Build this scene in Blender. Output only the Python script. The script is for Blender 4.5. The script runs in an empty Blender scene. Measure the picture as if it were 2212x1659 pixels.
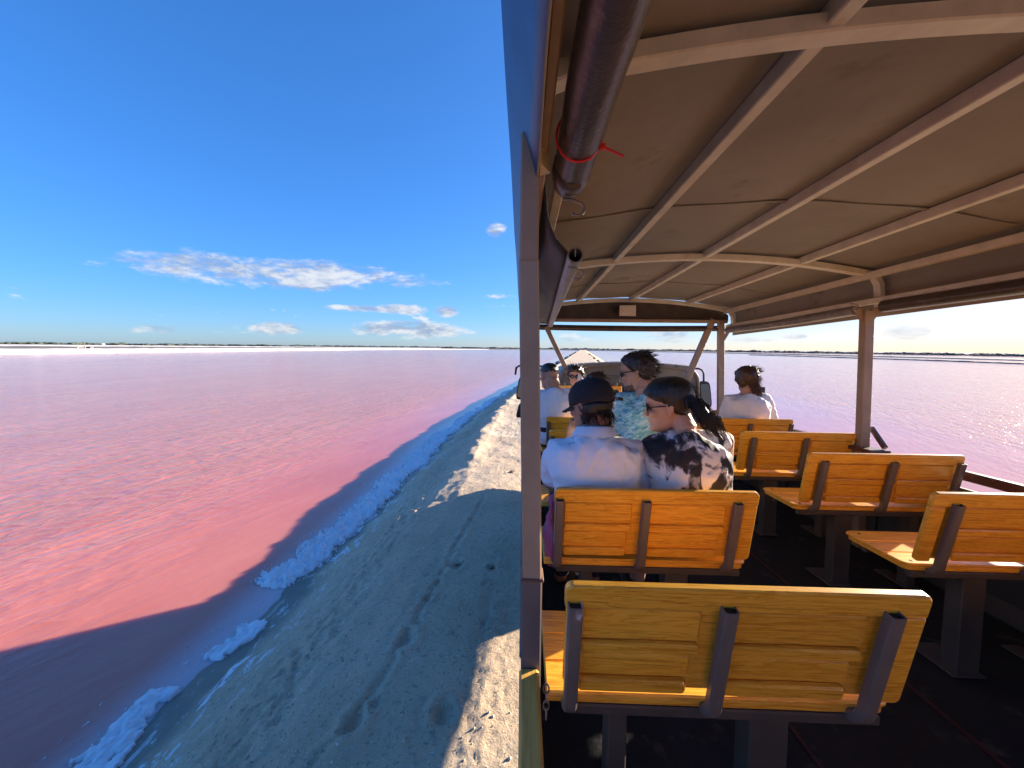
import bpy, bmesh, math, random
import numpy as np
from mathutils import Vector as V, Matrix as M

random.seed(7)
rng = np.random.default_rng(7)
sc = bpy.context.scene
COL = sc.collection
RAD = math.radians

# ------------------------------------------------------------------ camera
HC = 3.3                      # camera above the water
CZ = 1.36                     # camera above the truck bed
FPX = 831.0                   # focal length in units of a 2212 px wide picture
PITCH, YAW, ROLL = RAD(-5.40), RAD(1.50), RAD(0.60)
cam_d = bpy.data.cameras.new('camera')
cam = bpy.data.objects.new('camera', cam_d)
COL.objects.link(cam)
cam_d.sensor_width = 36.0
cam_d.lens = FPX / 2212.0 * 36.0
cam_d.clip_start = 0.02
cam_d.clip_end = 20000
CAMROT = M.Rotation(YAW, 4, 'Z') @ M.Rotation(RAD(90) + PITCH, 4, 'X') @ M.Rotation(ROLL, 4, 'Z')
cam.matrix_world = M.Translation((0, 0, HC)) @ CAMROT
sc.camera = cam
sc.render.resolution_x, sc.render.resolution_y = 1024, 768

# truck frame: x right, y forward, z up from the bed; nose a little down
TILT = RAD(-2.2)
T = M.Translation((0, 0, HC)) @ M.Rotation(TILT, 4, 'X') @ M.Translation((0, 0, -CZ))
TI = T.inverted()
_TR = TI.to_3x3() @ CAMROT.to_3x3()

def px(x, y, d):
    """picture direction (2212 x 1659) at truck depth d -> truck coordinates"""
    r = _TR @ V(((x - 1106) / FPX, -(y - 829.5) / FPX, -1))
    r *= d / r.y
    return V((r.x, r.y, r.z + CZ))

def gx(x, y, z=0.0):
    """picture direction -> world point on the level z"""
    r = CAMROT.to_3x3() @ V(((x - 1106) / FPX, -(y - 829.5) / FPX, -1))
    k = (z - HC) / r.z
    return V((r.x * k, r.y * k, z))

def azel(x, y):
    r = (CAMROT.to_3x3() @ V(((x - 1106) / FPX, -(y - 829.5) / FPX, -1))).normalized()
    return math.atan2(r.x, r.y), math.asin(r.z)

# ------------------------------------------------------------------ light
SUN_AZ, SUN_EL = RAD(60), RAD(13.5)
sun_dir = V((math.sin(SUN_AZ) * math.cos(SUN_EL), math.cos(SUN_AZ) * math.cos(SUN_EL), math.sin(SUN_EL)))
sd = bpy.data.lights.new('sun', 'SUN')
sd.energy = 3.5
sd.angle = RAD(0.53)
sd.color = (1.0, 0.87, 0.70)
sun = bpy.data.objects.new('sun', sd)
COL.objects.link(sun)
sun.rotation_euler = (-sun_dir).to_track_quat('-Z', 'Y').to_euler()
sun.location = (30, 10, 30)

EXPOSURE = 2.2
sc.view_settings.view_transform = 'Standard'
sc.view_settings.look = 'None'
sc.view_settings.exposure = EXPOSURE
sc.view_settings.gamma = 1.0
sc.view_settings.use_curve_mapping = False
sc.render.engine = 'CYCLES'

SKY_STRENGTH = 0.10
SKY_GAIN, SKY_HOLD, SKY_SAT, SKY_TINT = 1.15, .40, 1.10, (1.05, .965, .96)
world = bpy.data.worlds.new('World')
sc.world = world
world.use_nodes = True
world.cycles.sampling_method = 'MANUAL'
world.cycles.sample_map_resolution = 256

class NT:
    """small helper to write node trees"""
    def __init__(self, tree):
        self.t = tree
        tree.nodes.clear()
    def n(self, kind, **kw):
        nd = self.t.nodes.new(kind)
        for k, v in kw.items():
            if k.startswith('i_'):
                k = k[2:]
                key = int(k) if k.isdigit() else k.replace('_', ' ')
                self.set(nd.inputs[key], v)
            else:
                setattr(nd, k, v)
        return nd
    def set(self, sock, v):
        if isinstance(v, bpy.types.NodeSocket):
            self.t.links.new(v, sock)
        elif isinstance(v, bpy.types.Node):
            self.t.links.new(v.outputs[0], sock)
        else:
            sock.default_value = v
    def math(self, op, a, b=None, c=None, clamp=False):
        nd = self.t.nodes.new('ShaderNodeMath')
        nd.operation = op
        nd.use_clamp = clamp
        self.set(nd.inputs[0], a)
        if b is not None: self.set(nd.inputs[1], b)
        if c is not None: self.set(nd.inputs[2], c)
        return nd.outputs[0]
    def vmath(self, op, a, b=None):
        nd = self.t.nodes.new('ShaderNodeVectorMath')
        nd.operation = op
        self.set(nd.inputs[0], a)
        if b is not None: self.set(nd.inputs[1], b)
        return nd.outputs[0]
    def mix(self, f, a, b):
        nd = self.t.nodes.new('ShaderNodeMix')
        nd.data_type = 'RGBA'
        self.set(nd.inputs[0], f)
        self.set(nd.inputs[6], a)
        self.set(nd.inputs[7], b)
        return nd.outputs[2]
    def ramp(self, f, stops, interp='LINEAR'):
        nd = self.t.nodes.new('ShaderNodeValToRGB')
        nd.color_ramp.interpolation = interp
        e = nd.color_ramp.elements
        while len(e) < len(stops): e.new(0.5)
        for el, (p, c) in zip(e, stops):
            el.position = p
            el.color = c if len(c) == 4 else (*c, 1)
        self.set(nd.inputs[0], f)
        return nd.outputs[0]
    def smooth(self, v, lo, hi):
        nd = self.t.nodes.new('ShaderNodeMapRange')
        nd.interpolation_type = 'SMOOTHSTEP'
        self.set(nd.inputs[0], v)
        nd.inputs[1].default_value = lo
        nd.inputs[2].default_value = hi
        return nd.outputs[0]
    def noise(self, vec, scale, detail=4, rough=0.55, dist=0.0):
        nd = self.t.nodes.new('ShaderNodeTexNoise')
        self.set(nd.inputs['Vector'], vec)
        nd.inputs['Scale'].default_value = scale
        nd.inputs['Detail'].default_value = detail
        nd.inputs['Roughness'].default_value = rough
        nd.inputs['Distortion'].default_value = dist
        return nd.outputs[0]
    def mapping(self, vec, loc=(0, 0, 0), rot=(0, 0, 0), scale=(1, 1, 1)):
        nd = self.t.nodes.new('ShaderNodeMapping')
        self.set(nd.inputs[0], vec)
        nd.inputs[1].default_value = loc
        nd.inputs[2].default_value = rot
        nd.inputs[3].default_value = scale
        return nd.outputs[0]

def build_world():
    w = NT(world.node_tree)
    sky = w.n('ShaderNodeTexSky', sky_type='NISHITA', sun_disc=False, sun_elevation=SUN_EL,
              sun_rotation=SUN_AZ, altitude=0, air_density=0.7, dust_density=0.6, ozone_density=5.5)
    # even tone curve over the whole sky: bright parts are held back as the photograph's exposure does
    lum = w.n('ShaderNodeRGBToBW', i_0=sky.outputs[0]).outputs[0]
    k = w.math('DIVIDE', SKY_GAIN, w.math('ADD', 1.0, w.math('MULTIPLY', lum, SKY_HOLD)))
    sc0 = w.n('ShaderNodeVectorMath', operation='SCALE', i_0=sky.outputs[0])
    w.set(sc0.inputs['Scale'], k)
    tint = w.vmath('MULTIPLY', sc0.outputs[0], SKY_TINT)
    hs = w.n('ShaderNodeHueSaturation', i_Saturation=SKY_SAT, i_Value=1.0, i_Color=tint)
    skyc = hs.outputs[0]
    tc = w.n('ShaderNodeTexCoord')
    sep = w.n('ShaderNodeSeparateXYZ', i_0=tc.outputs['Generated'])
    az = w.math('ARCTAN2', sep.outputs[0], sep.outputs[1])
    el = w.math('ARCSINE', sep.outputs[2])
    comb = w.n('ShaderNodeCombineXYZ', i_0=az, i_1=w.math('MULTIPLY', el, 2.6), i_2=0.0)
    n1 = w.noise(comb.outputs[0], 9.0, 9, 0.62, 0.3)
    n2 = w.noise(comb.outputs[0], 34.0, 7, 0.6)
    nn = w.math('ADD', w.math('MULTIPLY', w.math('SUBTRACT', n1, 0.5), 2.6), w.math('MULTIPLY', w.math('SUBTRACT', n2, 0.5), 1.05))
    # the clouds one can see, as soft ellipses in azimuth and elevation
    clouds = [(560, 592, 330, 40, 1.0), (720, 590, 240, 34, 1.0), (860, 608, 130, 22, .8), (420, 585, 210, 26, .9), (1068, 497, 34, 22, .8), (790, 667, 95, 10, 1.1), (870, 668, 65, 14, 1.2),
              (962, 673, 36, 16, 1.2), (590, 709, 85, 19, 1.1), (890, 712, 135, 21, 1.25), (335, 712, 70, 15, 1.0), (1085, 640, 60, 9, .7),
              (1085, 662, 60, 6, .6), (1250, 728, 120, 22, .6), (1440, 722, 100, 28, .75), (1620, 735, 90, 14, .6), (1720, 727, 55, 9, .8),
              (1960, 716, 90, 26, .9), (2080, 690, 170, 20, .55), (40, 622, 60, 9, .5), (120, 556, 50, 7, .35), (690, 487, 40, 12, .15), (2330, 700, 160, 24, .7), (-120, 640, 130, 18, .7)]
    acc = None
    for (cx, cy, rx, ry, k) in clouds:
        a0, e0 = azel(cx, cy)
        a1, _ = azel(cx + rx, cy)
        _, e1 = azel(cx, cy - ry)
        wa, we = abs(a1 - a0), abs(e1 - e0)
        da = w.math('DIVIDE', w.math('SUBTRACT', az, a0), wa)
        de = w.math('DIVIDE', w.math('SUBTRACT', el, e0), we)
        s = w.math('SUBTRACT', k, w.math('ADD', w.math('MULTIPLY', da, da), w.math('MULTIPLY', de, de)))
        acc = s if acc is None else w.math('MAXIMUM', acc, s)
    acc = w.math('MAXIMUM', acc, -2.0)
    # the same kind of scattered cloud goes on round the horizon
    band = w.math('SUBTRACT', w.math('MULTIPLY', w.smooth(n1, 0.45, 0.8), 1.2), w.math('MULTIPLY', w.math('ABSOLUTE', w.math('SUBTRACT', el, 0.07)), 14.0))
    acc = w.math('MAXIMUM', acc, w.math('SUBTRACT', band, 0.35))
    dens = w.smooth(w.math('ADD', acc, nn), 0.30, 1.05)
    # lit tops, greyer bases: compare the cloud noise a little higher up
    comb2 = w.n('ShaderNodeCombineXYZ', i_0=w.math('ADD', az, 0.012), i_1=w.math('MULTIPLY', w.math('ADD', el, 0.014), 2.6), i_2=0.0)
    m1 = w.noise(comb2.outputs[0], 9.0, 9, 0.62, 0.3)
    lit = w.smooth(w.math('SUBTRACT', n1, m1), -0.12, 0.14)
    ccol = w.mix(lit, (0.30, 0.38, 0.54, 1), (0.76, 0.77, 0.78, 1))
    gain = w.n('ShaderNodeVectorMath', operation='SCALE', i_0=ccol)
    gain.inputs['Scale'].default_value = 2.6
    col = w.mix(w.math('MULTIPLY', dens, 0.86), skyc, gain.outputs[0])
    bg = w.n('ShaderNodeBackground', i_Color=col, i_Strength=SKY_STRENGTH)
    out = w.n('ShaderNodeOutputWorld')
    w.t.links.new(bg.outputs[0], out.inputs[0])
build_world()

# ------------------------------------------------------------------ mesh helpers
class MB:
    """collects shapes for ONE mesh object"""
    def __init__(self):
        self.v, self.f = [], []
    def add(self, vs, fs):
        o = len(self.v)
        self.v += [tuple(p) for p in vs]
        self.f += [tuple(i + o for i in f) for f in fs]
        return self
    def box(self, lo, hi, c=0.0, mat=None):
        """box, with chamfered edges when c > 0"""
        (x0, y0, z0), (x1, y1, z1) = lo, hi
        c = min(c, (x1 - x0) * .45, (y1 - y0) * .45, (z1 - z0) * .45)
        if c <= 0:
            vs = [(x, y, z) for x in (x0, x1) for y in (y0, y1) for z in (z0, z1)]
            fs = [(0, 1, 3, 2), (4, 6, 7, 5), (0, 4, 5, 1), (2, 3, 7, 6), (0, 2, 6, 4), (1, 5, 7, 3)]
        else:
            vs, fs = [], []
            idx = {}
            X, Y, Z = (x0, x1), (y0, y1), (z0, z1)
            for i in (0, 1):
                for j in (0, 1):
                    for k in (0, 1):
                        sx, sy, sz = (c if i == 0 else -c), (c if j == 0 else -c), (c if k == 0 else -c)
                        for a, p in enumerate(((X[i], Y[j] + sy, Z[k] + sz), (X[i] + sx, Y[j], Z[k] + sz), (X[i] + sx, Y[j] + sy, Z[k]))):
                            idx[(i, j, k, a)] = len(vs)
                            vs.append(p)
            g = lambda *a: idx[a]
            for i in (0, 1):
                q = [g(i, 0, 0, 0), g(i, 1, 0, 0), g(i, 1, 1, 0), g(i, 0, 1, 0)]
                fs.append(tuple(q if i else q[::-1]))
                q = [g(0, i, 0, 1), g(1, i, 0, 1), g(1, i, 1, 1), g(0, i, 1, 1)]
                fs.append(tuple(q[::-1] if i else q))
                q = [g(0, 0, i, 2), g(1, 0, i, 2), g(1, 1, i, 2), g(0, 1, i, 2)]
                fs.append(tuple(q if i else q[::-1]))
            for i in (0, 1):
                for j in (0, 1):
                    fs.append((g(i, j, 0, 0), g(i, j, 1, 0), g(i, j, 1, 1), g(i, j, 0, 1)))
                    fs.append((g(i, 0, j, 0), g(i, 1, j, 0), g(i, 1, j, 2), g(i, 0, j, 2)))
                    fs.append((g(0, i, j, 1), g(1, i, j, 1), g(1, i, j, 2), g(0, i, j, 2)))
                    for k in (0, 1):
                        fs.append((g(i, j, k, 0), g(i, j, k, 1), g(i, j, k, 2)))
        if mat is not None:
            vs = [mat @ V(p) for p in vs]
        return self.add(vs, fs)
    def sweep(self, pts, prof, up=V((0, 0, 1)), closed=True, cap=True, scales=None):
        """sweep a 2-D profile (list of (a,b)) along points; a is sideways, b is up"""
        pts = [V(p) for p in pts]
        n, m = len(pts), len(prof)
        vs, fs = [], []
        for i, p in enumerate(pts):
            t = (pts[min(i + 1, n - 1)] - pts[max(i - 1, 0)]).normalized()
            s = t.cross(up)
            if s.length < 1e-5: s = t.cross(V((0, 1, 0)))
            s.normalize()
            u = s.cross(t).normalized()
            k = 1.0 if scales is None else scales[i]
            # mitre
            if 0 < i < n - 1:
                a = (pts[i] - pts[i - 1]).normalized().dot(t)
                mt = 1 / max(a, .4)
            else: mt = 1
            for (pa, pb) in prof:
                vs.append(p + s * pa * k + u * pb * k * (mt if abs(t.cross(up).length) < .999 else 1))
        for i in range(n - 1):
            for j in range(m if closed else m - 1):
                a, b = i * m + j, i * m + (j + 1) % m
                fs.append((a, b, b + m, a + m))
        if cap and closed:
            fs.append(tuple(range(m))[::-1])
            fs.append(tuple(range((n - 1) * m, n * m)))
        return self.add(vs, fs)
    def bar(self, a, b, w, h, up=V((0, 0, 1)), c=.004):
        x, y = w / 2, h / 2
        pr = [(-x + c, -y), (x - c, -y), (x, -y + c), (x, y - c), (x - c, y), (-x + c, y), (-x, y - c), (-x, -y + c)]
        pts = a if b is None else [a, b]
        return self.sweep(pts, pr, up)
    def tube(self, pts, r, n=12, up=V((0, 0, 1)), scales=None, cap=True):
        pr = [(r * math.cos(2 * math.pi * k / n), r * math.sin(2 * math.pi * k / n)) for k in range(n)]
        return self.sweep(pts, pr, up, scales=scales, cap=cap)
    def loft(self, rings, cap=True):
        m = len(rings[0])
        vs = [p for r in rings for p in r]
        fs = []
        for i in range(len(rings) - 1):
            for j in range(m):
                a, b = i * m + j, i * m + (j + 1) % m
                fs.append((a, b, b + m, a + m))
        if cap:
            fs.append(tuple(range(m))[::-1])
            fs.append(tuple(range((len(rings) - 1) * m, len(rings) * m)))
        return self.add(vs, fs)
    def ball(self, c, r, nu=14, nv=9, mat=None):
        c = V(c)
        r = V(r) if not isinstance(r, (int, float)) else V((r, r, r))
        rings = []
        for i in range(nv + 1):
            ph = math.pi * (i + .02) / (nv + .04) - math.pi / 2
            ring = []
            for j in range(nu):
                th = 2 * math.pi * j / nu
                p = V((r.x * math.cos(ph) * math.cos(th), r.y * math.cos(ph) * math.sin(th), r.z * math.sin(ph)))
                ring.append(c + (mat @ p if mat is not None else p))
            rings.append(ring)
        return self.loft(rings)
    def limb(self, pts, rad, n=14):
        """round limb with a radius per point and round ends"""
        pts = [V(p) for p in pts]
        out, rr = [], []
        d0 = (pts[0] - pts[1]).normalized()
        d1 = (pts[-1] - pts[-2]).normalized()
        out += [pts[0] + d0 * rad[0] * .95, pts[0] + d0 * rad[0] * .7]; rr += [rad[0] * .25, rad[0] * .72]
        for i in range(len(pts)):
            out.append(pts[i]); rr.append(rad[i])
            if i < len(pts) - 1:
                out.append(pts[i].lerp(pts[i + 1], .5)); rr.append((rad[i] + rad[i + 1]) / 2)
        out += [pts[-1] + d1 * rad[-1] * .7, pts[-1] + d1 * rad[-1] * .95]; rr += [rad[-1] * .72, rad[-1] * .25]
        prof = [(math.cos(2 * math.pi * k / n), math.sin(2 * math.pi * k / n)) for k in range(n)]
        up = V((.31, .22, .92))
        return self.sweep(out, prof, up, scales=rr)
    def move(self, off):
        o = V(off)
        self.v = [tuple(V(p) + o) for p in self.v]
        return self
    def xf(self, mat):
        self.v = [tuple(mat @ V(p)) for p in self.v]
        return self
    def mesh(self, name, mat=None, smooth=False):
        me = bpy.data.meshes.new(name)
        me.from_pydata(self.v, [], self.f)
        me.update()
        bm = bmesh.new(); bm.from_mesh(me)
        bmesh.ops.recalc_face_normals(bm, faces=bm.faces)
        bm.to_mesh(me); bm.free()
        if mat: me.materials.append(mat)
        if smooth: me.polygons.foreach_set('use_smooth', [True] * len(me.polygons))
        return me
    def build(self, name, mat, parent=None, smooth=False, mw=None, auto=None):
        me = self.mesh(name, mat, smooth or auto is not None)
        if auto is not None: sharp(me, auto)
        return link(name, me, parent, mw)

def sharp(me, deg=35):
    bm = bmesh.new(); bm.from_mesh(me)
    a = RAD(deg)
    for e in bm.edges:
        if len(e.link_faces) == 2 and e.calc_face_angle(0) > a: e.smooth = False
    bm.to_mesh(me); bm.free()

def link(name, me, parent=None, mw=None):
    o = bpy.data.objects.new(name, me)
    COL.objects.link(o)
    if parent is not None: o.parent = parent
    if mw is not None: o.matrix_world = mw
    return o

def empty(name, loc=(0, 0, 0), label=None, cat=None, group=None, truck=True):
    o = bpy.data.objects.new(name, None)
    COL.objects.link(o)
    o.empty_display_size = .1
    m = M.Translation(loc)
    o.matrix_world = (T @ m) if truck else m
    return tag(o, label, cat, group)

def tag(o, label=None, cat=None, group=None, kind=None):
    if label: o['label'] = label
    if cat: o['category'] = cat
    if group: o['group'] = group
    if kind: o['kind'] = kind
    return o

def copy_tree(o, parent=None):
    c = o.copy(); COL.objects.link(c)
    if parent is not None: c.parent = parent
    for ch in list(o.children): copy_tree(ch, c)
    return c

# numpy noise
def _hash(ix, iy, seed):
    h = (ix.astype(np.int64) * 374761393 + iy.astype(np.int64) * 668265263 + seed * 1442695041) & 0x7fffffff
    h = ((h ^ (h >> 13)) * 1274126177) & 0x7fffffff
    return ((h ^ (h >> 16)) & 0xffff) / 65535.0
def vnoise(x, y, seed=0):
    x, y = np.asarray(x, float), np.asarray(y, float)
    x, y = np.broadcast_arrays(x, y)
    ix, iy = np.floor(x), np.floor(y)
    fx, fy = x - ix, y - iy
    ux, uy = fx * fx * fx * (fx * (fx * 6 - 15) + 10), fy * fy * fy * (fy * (fy * 6 - 15) + 10)
    def g(dx, dy):
        a = _hash(ix + dx, iy + dy, seed) * 2 * np.pi
        return np.cos(a) * (fx - dx) + np.sin(a) * (fy - dy)
    a = g(0, 0) * (1 - ux) + g(1, 0) * ux
    b = g(0, 1) * (1 - ux) + g(1, 1) * ux
    return (a * (1 - uy) + b * uy) * 1.5
def fbm(x, y, seed=0, oct=4, gain=.5, lac=2.03):
    s, a, f = 0, 1, 1
    for i in range(oct):
        s = s + a * vnoise(np.asarray(x) * f + i * 7.3, np.asarray(y) * f - i * 3.1, seed + i)
        a *= gain; f *= lac
    return s
def worley(x, y, seed=0):
    x, y = np.broadcast_arrays(np.asarray(x, float), np.asarray(y, float))
    ix, iy = np.floor(x), np.floor(y)
    d = np.full(x.shape, 9.0)
    for dx in (-1, 0, 1):
        for dy in (-1, 0, 1):
            qx = ix + dx + _hash(ix + dx, iy + dy, seed)
            qy = iy + dy + _hash(ix + dx, iy + dy, seed + 51)
            d = np.minimum(d, np.hypot(x - qx, y - qy))
    return d
def sstep(a, b, x):
    t = np.clip((np.asarray(x, float) - a) / (b - a), 0, 1)
    return t * t * (3 - 2 * t)

def grid_mesh(name, P, mat, smooth=True):
    """P: (n, m, 3) array"""
    n, m = P.shape[:2]
    idx = np.arange(n * m).reshape(n, m)
    q = np.stack([idx[:-1, :-1], idx[:-1, 1:], idx[1:, 1:], idx[1:, :-1]], -1).reshape(-1, 4)
    me = bpy.data.meshes.new(name)
    me.vertices.add(n * m)
    me.vertices.foreach_set('co', P.reshape(-1).astype(np.float32))
    me.loops.add(q.size)
    me.loops.foreach_set('vertex_index', q.reshape(-1).astype(np.int32))
    me.polygons.add(len(q))
    me.polygons.foreach_set('loop_start', np.arange(0, q.size, 4, dtype=np.int32))
    me.polygons.foreach_set('use_smooth', np.full(len(q), smooth))
    me.update(calc_edges=True)
    me.validate()
    if mat: me.materials.append(mat)
    return me

# ------------------------------------------------------------------ materials
MAT = {}
def material(name):
    m = bpy.data.materials.new(name)
    m.use_nodes = True
    nt = NT(m.node_tree)
    out = nt.n('ShaderNodeOutputMaterial')
    b = nt.n('ShaderNodeBsdfPrincipled')
    nt.t.links.new(b.outputs[0], out.inputs[0])
    MAT[name] = m
    return m, nt, b
def bump(nt, b, h, strength=.3, dist=.01):
    bp = nt.n('ShaderNodeBump', i_Strength=strength, i_Distance=dist, i_Height=h)
    nt.t.links.new(bp.outputs[0], b.inputs['Normal'])
    return bp

def simple(name, col, rough=.6, metal=0.0, var=.18, scale=8, bstr=.15, bdist=.003, coat=0.0, stain=None):
    m, nt, b = material(name)
    tc = nt.n('ShaderNodeTexCoord')
    n = nt.noise(tc.outputs['Object'], scale, 6, .6)
    lo = tuple(max(0, c * (1 - var)) for c in col)
    hi = tuple(min(1, c * (1 + var)) for c in col)
    c = nt.ramp(n, [(.3, lo), (.7, hi)])
    if stain:
        sn = nt.noise(tc.outputs['Object'], stain[1], 7, .65)
        c = nt.mix(nt.smooth(sn, stain[2], stain[2] + .12), c, (*stain[0], 1))
    nt.set(b.inputs['Base Color'], c)
    b.inputs['Roughness'].default_value = rough
    b.inputs['Metallic'].default_value = metal
    b.inputs['Coat Weight'].default_value = coat
    bump(nt, b, nt.noise(tc.outputs['Object'], scale * 9, 4, .6), bstr, bdist)
    return m

def mat_wood():
    m, nt, b = material('varnished_wood')
    tc = nt.n('ShaderNodeTexCoord')
    oi = nt.n('ShaderNodeObjectInfo')
    off = nt.n('ShaderNodeCombineXYZ', i_0=nt.math('MULTIPLY', oi.outputs['Random'], 17.0), i_1=nt.math('MULTIPLY', oi.outputs['Random'], 31.0), i_2=nt.math('MULTIPLY', oi.outputs['Random'], 57.0))
    p = nt.vmath('ADD', tc.outputs['Object'], off.outputs[0])
    q = nt.mapping(p, scale=(2.2, 26, 26))
    wob = nt.noise(nt.mapping(p, scale=(1.6, 7, 7)), 2.0, 3)
    g1 = nt.noise(q, 1.6, 8, .68, 1.1)
    g2 = nt.noise(nt.mapping(p, scale=(5, 150, 150)), 1.5, 5, .6, .6)
    ring = nt.math('FRACT', nt.math('ADD', nt.math('MULTIPLY', g1, 5.0), nt.math('MULTIPLY', wob, 3.0)))
    c1 = nt.ramp(ring, [(0, (.95, .49, .055)), (.55, (.91, .44, .040)), (.85, (.74, .315, .022)), (1.0, (.94, .47, .05))])
    c2 = nt.mix(nt.smooth(g2, .48, .72), c1, (.54, .19, .014, 1))
    blot = nt.noise(p, 5.0, 3)
    c3 = nt.mix(nt.math('MULTIPLY', nt.smooth(blot, .5, .75), .35), c2, (.74, .29, .025, 1))
    vv = nt.n('ShaderNodeHueSaturation', i_Color=c3)
    nt.set(vv.inputs['Value'], nt.math('ADD', .88, nt.math('MULTIPLY', oi.outputs['Random'], .18)))
    wear = nt.math('MULTIPLY', nt.smooth(nt.noise(nt.mapping(p, scale=(14, 60, 60)), 1.3, 6, .7), .66, .74), .5)
    c4 = nt.mix(wear, vv.outputs[0], (.80, .56, .24, 1))
    nt.set(b.inputs['Base Color'], c4)
    b.inputs['Roughness'].default_value = .36
    b.inputs['Coat Weight'].default_value = .25
    b.inputs['Coat Roughness'].default_value = .22
    bump(nt, b, nt.math('ADD', g2, g1), .25, .002)
mat_wood()

def mat_rail_wood():
    m, nt, b = material('rail_wood')
    tc = nt.n('ShaderNodeTexCoord')
    g = nt.noise(nt.mapping(tc.outputs['Object'], scale=(70, 3, 70)), 1.5, 7, .65, .8)
    nt.set(b.inputs['Base Color'], nt.ramp(g, [(.3, (.50, .25, .045)), (.6, (.76, .44, .09)), (.8, (.84, .54, .14))]))
    b.inputs['Roughness'].default_value = .5
    bump(nt, b, g, .35, .003)
mat_rail_wood()

def mat_sand():
    m, nt, b = material('salt_sand')
    geo = nt.n('ShaderNodeNewGeometry')
    P = geo.outputs['Position']
    n1 = nt.noise(P, .9, 6, .6)
    n2 = nt.noise(P, 14, 8, .7)
    n3 = nt.noise(P, 70, 6, .7)
    base = nt.ramp(n1, [(.3, (.56, .405, .26)), (.5, (.64, .475, .31)), (.7, (.71, .55, .375))])
    base = nt.mix(nt.smooth(n2, .52, .72), base, (.38, .31, .225, 1))
    base = nt.mix(nt.math('MULTIPLY', nt.smooth(n3, .58, .78), .75), base, (.70, .66, .58, 1))
    sp = nt.n('ShaderNodeSeparateXYZ', i_0=P)
    # wet mud by the water and dried salt streaks above it
    wet = nt.math('SUBTRACT', 1.0, nt.smooth(nt.math('ADD', sp.outputs[2], nt.math('MULTIPLY', nt.math('SUBTRACT', n1, .5), .10)), .05, .16))
    base = nt.mix(wet, base, (.22, .185, .135, 1))
    st = nt.noise(nt.mapping(P, scale=(4.2, 1.5, 4)), 1.5, 9, .75, .9)
    zone = nt.math('MULTIPLY', nt.smooth(sp.outputs[2], .008, .03), nt.math('SUBTRACT', 1.0, nt.smooth(sp.outputs[2], .20, .34)))
    base = nt.mix(nt.math('MULTIPLY', nt.smooth(st, .53, .60), zone), base, (.78, .79, .80, 1))
    # scattered salt grains
    vor = nt.n('ShaderNodeTexVoronoi', i_Vector=P, i_Scale=5.0)
    base = nt.mix(nt.math('LESS_THAN', vor.outputs['Distance'], nt.math('MULTIPLY', nt.smooth(n2, .5, .7), .12)), base, (.8, .8, .78, 1))
    n4 = nt.noise(P, 34, 4, .6)
    dry0 = nt.math('SUBTRACT', 1.0, wet)
    base = nt.mix(nt.math('MULTIPLY', nt.smooth(n4, .57, .70), nt.math('MULTIPLY', dry0, .75)), base, (.20, .155, .11, 1))
    n5 = nt.noise(nt.mapping(P, loc=(9, 4, 2)), 46, 4, .6)
    base = nt.mix(nt.math('MULTIPLY', nt.smooth(n5, .62, .70), nt.math('MULTIPLY', dry0, .8)), base, (.88, .85, .80, 1))
    nt.set(b.inputs['Base Color'], base)
    nt.set(b.inputs['Roughness'], nt.math('SUBTRACT', .92, nt.math('MULTIPLY', wet, .42)))
    h = nt.math('ADD', nt.math('MULTIPLY', n2, .9), nt.math('MULTIPLY', n3, .45))
    dry = nt.math('SUBTRACT', 1.0, nt.math('MULTIPLY', wet, .75))
    bp = bump(nt, b, nt.math('MULTIPLY', h, dry), .8, .03)
mat_sand()

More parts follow.
